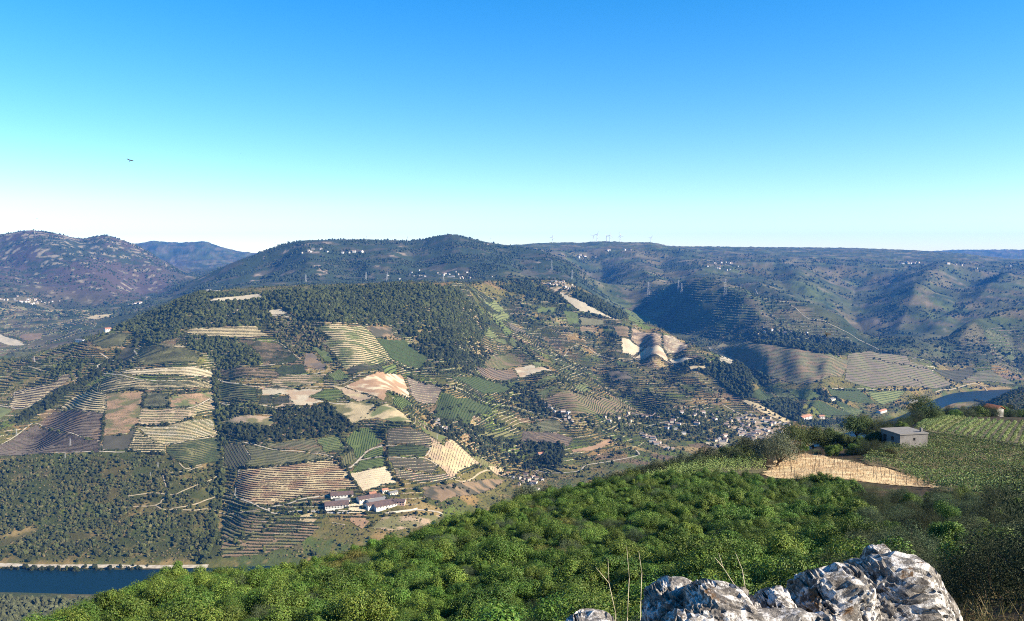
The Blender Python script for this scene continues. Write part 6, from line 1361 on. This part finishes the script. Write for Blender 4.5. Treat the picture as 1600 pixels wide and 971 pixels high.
# villages
m_vw = mat_basic('village_white', (.47, .445, .41), 0.9, 0.12, 0.5); m_vc = mat_basic('village_cream', (.42, .36, .28), 0.9, 0.12, 0.5); m_vg = mat_basic('village_stone', (.26, .23, .20), 0.9, 0.2, 0.5)
m_vt = mat_basic('village_tiles', (.22, .155, .12), 0.9, 0.25, 0.9)
for lab, pg, so in (('pale dusty ground among the houses of the riverside village', [(1128, 660), (1165, 648), (1205, 655), (1232, 668), (1195, 688), (1150, 678)], 'bare'), ('pale quay ground at the edge of the riverside village', [(1102, 692), (1130, 684), (1138, 694), (1115, 702)], 'pale'), ('pale ground along the lane of houses under the brown slope', [(846, 628), (870, 639), (898, 658), (896, 666), (866, 647), (846, 633)], 'bare'), ('pale ground along the lane of houses by the dark field', [(1001, 674), (1030, 688), (1053, 703), (1046, 706), (1022, 693), (1000, 680)], 'bare'), ('pale rubble ground of the hilltop village', [(845, 442), (880, 441), (903, 452), (890, 462), (862, 454)], 'bare'), ('pale rubble on the ridge by the ruins', [(669, 651), (682, 655), (700, 674), (690, 678), (674, 662)], 'bare')):
    plot(lab, pg, so, name='bare_ground', cat='bare ground', soil2='grey')
VM = []
for (l, d_, h_, r_, wm, rm) in ((11, 9, 6, 2.2, m_vw, m_vt), (14, 9, 5, 2.4, m_vw, m_greyroof), (9, 8, 7, 2.0, m_vc, m_vt), (16, 10, 6, 2.6, m_vw, m_vt), (10, 8, 4.5, 2, m_vg, m_vt), (12, 9, 8, 2.2, m_vc, m_brownroof), (18, 8, 4, 2, m_vg, m_greyroof)):
    a = MB(); gable(a, -l / 2, l / 2, -d_ / 2, d_ / 2, h_, r_, -6); b_ = MB(); gable_roof(b_, -l / 2, l / 2, -d_ / 2, d_ / 2, h_, r_, .5, .3)
    VM.append((a.mesh('wall', wm), b_.mesh('roof', rm)))
def vhouse(p, label, group, s=1.0, k=None):
    k = int(rng.integers(0, len(VM))) if k is None else k
    o = link('village_house', None, None, label, 'house', group, loc=(p[0], p[1], float(hz(p[0], p[1]))), rotz=rng.normal(0.15, .5) + (pi / 2 if rng.random() < .25 else 0))
    o.scale = (s, s, s); link('wall', VM[k][0], o); link('roof', VM[k][1], o)
    return o
def village(label, group, pix, n, s=1.0, line=False, mind=1.1):
    done = []
    P = hits(pix); tries = 0
    while len(done) < n and tries < n * 60:
        tries += 1
        if line:
            i = int(rng.integers(0, len(P) - 1)); t = rng.random(); p = P[i, :2] * (1 - t) + P[i + 1, :2] * t + rng.normal(0, 10 * s, 2)
        else:
            lo, hi = P[:, :2].min(0), P[:, :2].max(0); p = lo + rng.random(2) * (hi - lo)
            if not in_poly(np.array([p[0]]), np.array([p[1]]), P)[0]: continue
        if any(np.hypot(*(p - q_)) < 12 * s * mind for q_ in done): continue
        done.append(p); vhouse(p, label, group, s * (.8 + .4 * rng.random())); mark(np.array([p[0]]), np.array([p[1]]), 2, 1)
VILL = (
 ('pale house crowded into the riverside village', 'houses of the riverside village', [(1125, 656), (1160, 645), (1200, 652), (1235, 664), (1228, 680), (1190, 692), (1150, 682), (1130, 672)], 58, .85, False),
 ('pale house among the fields above the riverside village', 'scattered houses above the village', [(1060, 640), (1125, 640), (1130, 660), (1065, 680)], 14, .85, False),
 ('pale house of the strung out hamlet in the side valley', 'houses of the valley hamlet', [(930, 650), (1000, 648), (1060, 652), (1060, 672), (1000, 666), (935, 662)], 28, .8, False),
 ('pale house on the lane below the brown olive slope', 'houses on the lane under the brown slope', [(846, 630), (870, 642), (897, 663)], 12, .75, True),
 ('pale house on the lane along the dark village field', 'houses on the lane by the dark field', [(1001, 677), (1025, 690), (1051, 704)], 12, .75, True),
 ('white house around the pale quay at the village edge', 'houses at the quay', [(1100, 690), (1135, 680), (1140, 696), (1115, 704)], 10, .8, False),
 ('pale house in the hamlet at the foot of the ridge', 'houses at the foot of the ridge', [(798, 748), (830, 740), (850, 752), (848, 766), (805, 768)], 13, .7, False),
 ('small pale ruin in the rubble on the ridge', 'ruins on the ridge', [(670, 653), (685, 662), (698, 676)], 8, .6, True),
 ('house at the top of the second hill', 'houses of the hilltop village', [(845, 440), (880, 440), (905, 452), (890, 460), (860, 452)], 18, .9, False),
 ('tiny white house in the row above the dark tree band', 'houses above the tree band', [(1182, 521), (1220, 520), (1262, 523)], 14, .9, True),
 ('tiny pale house of the village on the far left slope', 'houses of the far left village', [(-5, 468), (50, 466), (102, 465), (60, 474), (52, 480), (20, 472)], 32, .85, False),
 ('tiny house of the hamlet in the far left valley', 'houses of the far left hamlet', [(199, 478), (219, 474)], 8, 1.1, True),
 ('tiny pale house of the village on the hill in the middle', 'houses of the middle hill village', [(600, 432), (640, 420), (690, 420), (740, 427), (790, 432), (700, 434)], 30, .85, False),
 ('tiny white house of the plateau village', 'houses of the plateau village', [(1095, 412), (1130, 408), (1160, 418), (1140, 424), (1105, 418)], 26, 1.1, False),
 ('tiny pale house near the plateau skyline', 'houses near the plateau skyline', [(880, 403), (905, 402), (965, 390), (1020, 402)], 8, 1.5, True),
 ('tiny house of the right plateau hamlet', 'houses of the right plateau', [(1390, 414), (1440, 411), (1480, 416), (1540, 418), (1600, 414)], 18, 1.4, True),
 ('tiny house high on the middle hill', 'houses high on the middle hill', [(470, 398), (520, 395), (570, 394)], 10, 1.2, True))
for lab, grp, pg, n_, s_, ln in VILL: village(lab, grp, pg, n_, s_, ln)

# pylons, poles and wind turbines
m_turb = mat_basic('turbine_paint', (.45, .46, .47), 0.5, 0.05, 1.0)
m_steel = mat_basic('galvanised_steel', (.34, .34, .34), 0.5, 0.1, 1.0)
def pylon(label, u, v, hpx, group='lattice pylons'):
    p = hit(u, v); H_ = hpx * p[1] / F
    o = link('pylon', None, None, label, 'pylon', group, loc=tuple(p))
    w = H_ * .085; t = max(.10, p[1] / F * .085); mb = MB(); top = H_
    for sx in (-1, 1):
        for sy in (-1, 1): mb.bar((sx * w, sy * w, -1), (sx * w * .18, sy * w * .18, top), t, t * .8)
    for k in range(7):
        z0, z1 = top * k / 7, top * (k + 1) / 7; w0, w1 = w * (1 - .82 * k / 7), w * (1 - .82 * (k + 1) / 7)
        for sy in (-1, 1): mb.bar((-w0, sy * w0, z0), (w1, sy * w1, z1), t * .5); mb.bar((w0, sy * w0, z0), (-w1, sy * w1, z1), t * .5)
    mb.build('tower', m_steel, o)
    for zf, l in ((.72, .17), (.83, .14), (.93, .10)):
        mb = MB(); mb.bar((-H_ * l, 0, top * zf + .02 * H_), (H_ * l, 0, top * zf + .02 * H_), t * .8); mb.bar((-H_ * l, 0, top * zf + .02 * H_), (0, 0, top * zf + .06 * H_), t * .5); mb.bar((H_ * l, 0, top * zf + .02 * H_), (0, 0, top * zf + .06 * H_), t * .5)
        mb.build('cross_arm', m_steel, o)
for lab, u, v, h in (('pylon above the gorge, left of the pair', 1013, 461, 20), ('left pylon of the pair above the gorge', 1060, 455, 17), ('right pylon of the pair above the gorge', 1065, 461, 18), ('tallest pylon on the slope below the plateau village', 1133, 462, 26), ('pylon on the flank of the middle hill', 862, 422, 16), ('pylon lower on the flank of the middle hill', 894, 437, 15),
                     ('pylon on the valley saddle left of the wood', 478, 441, 12), ('pylon behind the wooded hilltop', 605, 440, 14), ('pylon behind the hilltop, second from right', 572, 437, 12), ('pylon at the right behind the wooded hilltop', 693, 440, 12),
                     ('grey mast in the mauve vineyard', 110, 697, 12), ('grey mast beside the pale path on the left', 26, 682, 12), ('grey mast below the mauve vineyard', 102, 717, 9), ('grey mast in the scrub under the banded terraces', 247, 731, 9), ('grey mast in the scrub left of the pale bent path', 235, 747, 9), ('grey mast on the straw ridge slope', 713, 719, 12), ('grey mast on the ridge by the ruins', 683, 687, 9)):
    pylon(lab, u, v, h)
def turbine(label, u, v, hpx, rot):
    p = hit(u, v, 6000); H_ = hpx * p[1] / F; p[2] = float(hz(p[0], p[1]))
    o = link('wind_turbine', None, None, label, 'wind turbine', 'wind turbines on the skyline', loc=tuple(p)); t = H_ * .045
    mb = MB(); mb.bar((0, 0, -5), (0, 0, H_), t * 1.3, t * .8, 8); mb.build('tower', m_turb, o, True)
    mb = MB(); mb.box(-t * 1.2, t * 1.2, -t * 3, t * 2, H_ - t, H_ + t * 1.4); mb.build('nacelle', m_turb, o)
    for k in range(3):
        an = rot + k * 2 * pi / 3; d = np.array([math.sin(an), 0, math.cos(an)]); mb = MB(); c = np.array([0, -t * 3.2, H_])
        mb.bar(c, c + d * H_ * .12, t * .5, t * .9); mb.bar(c + d * H_ * .12, c + d * H_ * .55, t * .9, t * .2); mb.build('blade', m_turb, o)
for lab, u, v, h, r in (('leftmost wind turbine, alone on its knoll', 863, 379.6, 9, .2), ('wind turbine left of the tall mast pair', 927, 378, 9, .9), ('tallest wind turbine on the skyline knoll', 933, 377.6, 11, .4), ('wind turbine just right of the knoll top', 948, 378, 9, 1.4), ('wind turbine second from the knoll top', 953, 378.2, 10, .1), ('wind turbine at the right end of the knoll', 969, 378.6, 10, 1.9), ('rightmost wind turbine on its own bump', 1017, 380, 8, .6)):
    turbine(lab, u, v, h, r)
for i, (lab, u, v, h) in enumerate((('thin mast on the left shoulder of the middle hill', 430, 386, 9), ('thin mast left on top of the middle hill', 573, 376, 7), ('thin mast in the centre of the middle hill', 637, 377.5, 8), ('thin mast right of the highest summit', 739, 375, 7), ('thin mast further right of the summit', 767, 379, 7), ('thin mast on the left mountain summit', 54, 364, 7))):
    p = hit(u, v + 1.5, 4300); H_ = (h + 1.5) * p[1] / F; o = link('radio_mast', None, None, lab, 'mast', 'masts on the hilltops', loc=tuple(p))
    mb = MB(); mb.bar((0, 0, -3), (0, 0, H_), 1.0, .5); mb.build('pole', m_steel, o)
    mb = MB(); mb.box(-1.6, 1.6, -.6, .6, H_ * .78, H_ * .9); mb.build('antenna', m_steel, o)

# a bird high over the valley
a, m = ray(203, 250); Yb = 120.0
m_feather = mat_basic('dark_feathers', (.012, .011, .010), 0.8, 0.2, 10)
def bird(label, u, v, Yb, s, bank):
    a, m = ray(u, v); o = link('bird', None, None, label, 'bird', loc=(a * Yb, Yb, ZC + m * Yb)); o.rotation_euler = (bank, .25, .6); o.scale = (s, s, s)
    Vv, Ff = ico(3); B = Vv * np.array([.055, .20, .05]); B[:, 0] *= np.where(Vv[:, 1] < -.3, .6, 1); B[Vv[:, 1] > .75] += (0, .03, .01)
    link('body', mesh_np('body', B, Ff, True, None, m_feather), o)
    for sg in (-1, 1):
        x = np.array([.03, .18, .34, .50]); lead = np.array([.08, .12, .09, -.02]); trail = np.array([-.06, -.07, -.06, -.05]); z = np.array([.02, .07, .10, .13])
        Wv = np.concatenate([np.column_stack([sg * x, lead, z]), np.column_stack([sg * x, trail, z - .01]), np.column_stack([sg * x, lead, z + .012]), np.column_stack([sg * x, trail, z])])
        f = [(i, i + 1, 5 + i, 4 + i) for i in range(3)] + [(8 + i, 12 + i, 13 + i, 9 + i) for i in range(3)] + [(i, 8 + i, 9 + i, i + 1) for i in range(3)] + [(4 + i, 5 + i, 13 + i, 12 + i) for i in range(3)]
        link('wing', mesh_np('wing', Wv, np.array(f), False, None, m_feather), o)
    Tv = np.array([(-.02, -.17, 0), (.02, -.17, 0), (.06, -.32, 0), (-.06, -.32, 0), (-.02, -.17, .012), (.02, -.17, .012), (.06, -.32, .01), (-.06, -.32, .01)])
    link('tail', mesh_np('tail', Tv, np.array([(0, 1, 2, 3), (7, 6, 5, 4), (0, 3, 7, 4), (1, 5, 6, 2), (2, 6, 7, 3)]), False, None, m_feather), o)
bird('small dark bird flying high in the blue sky on the left', 203, 251, 190.0, 1.6, .9)
bird('tiny dark bird low in the sky above the left mountain', 58, 342, 330.0, .8, -.3)
bird('tiny dark bird right of the high one', 376, 240, 420.0, .8, .3)
bird('dark bird shape put in for a blurred speck before the far blue valley on the right', 1291, 522, 55.0, .9, 1.0)  # bird shape added for a blurred dark speck
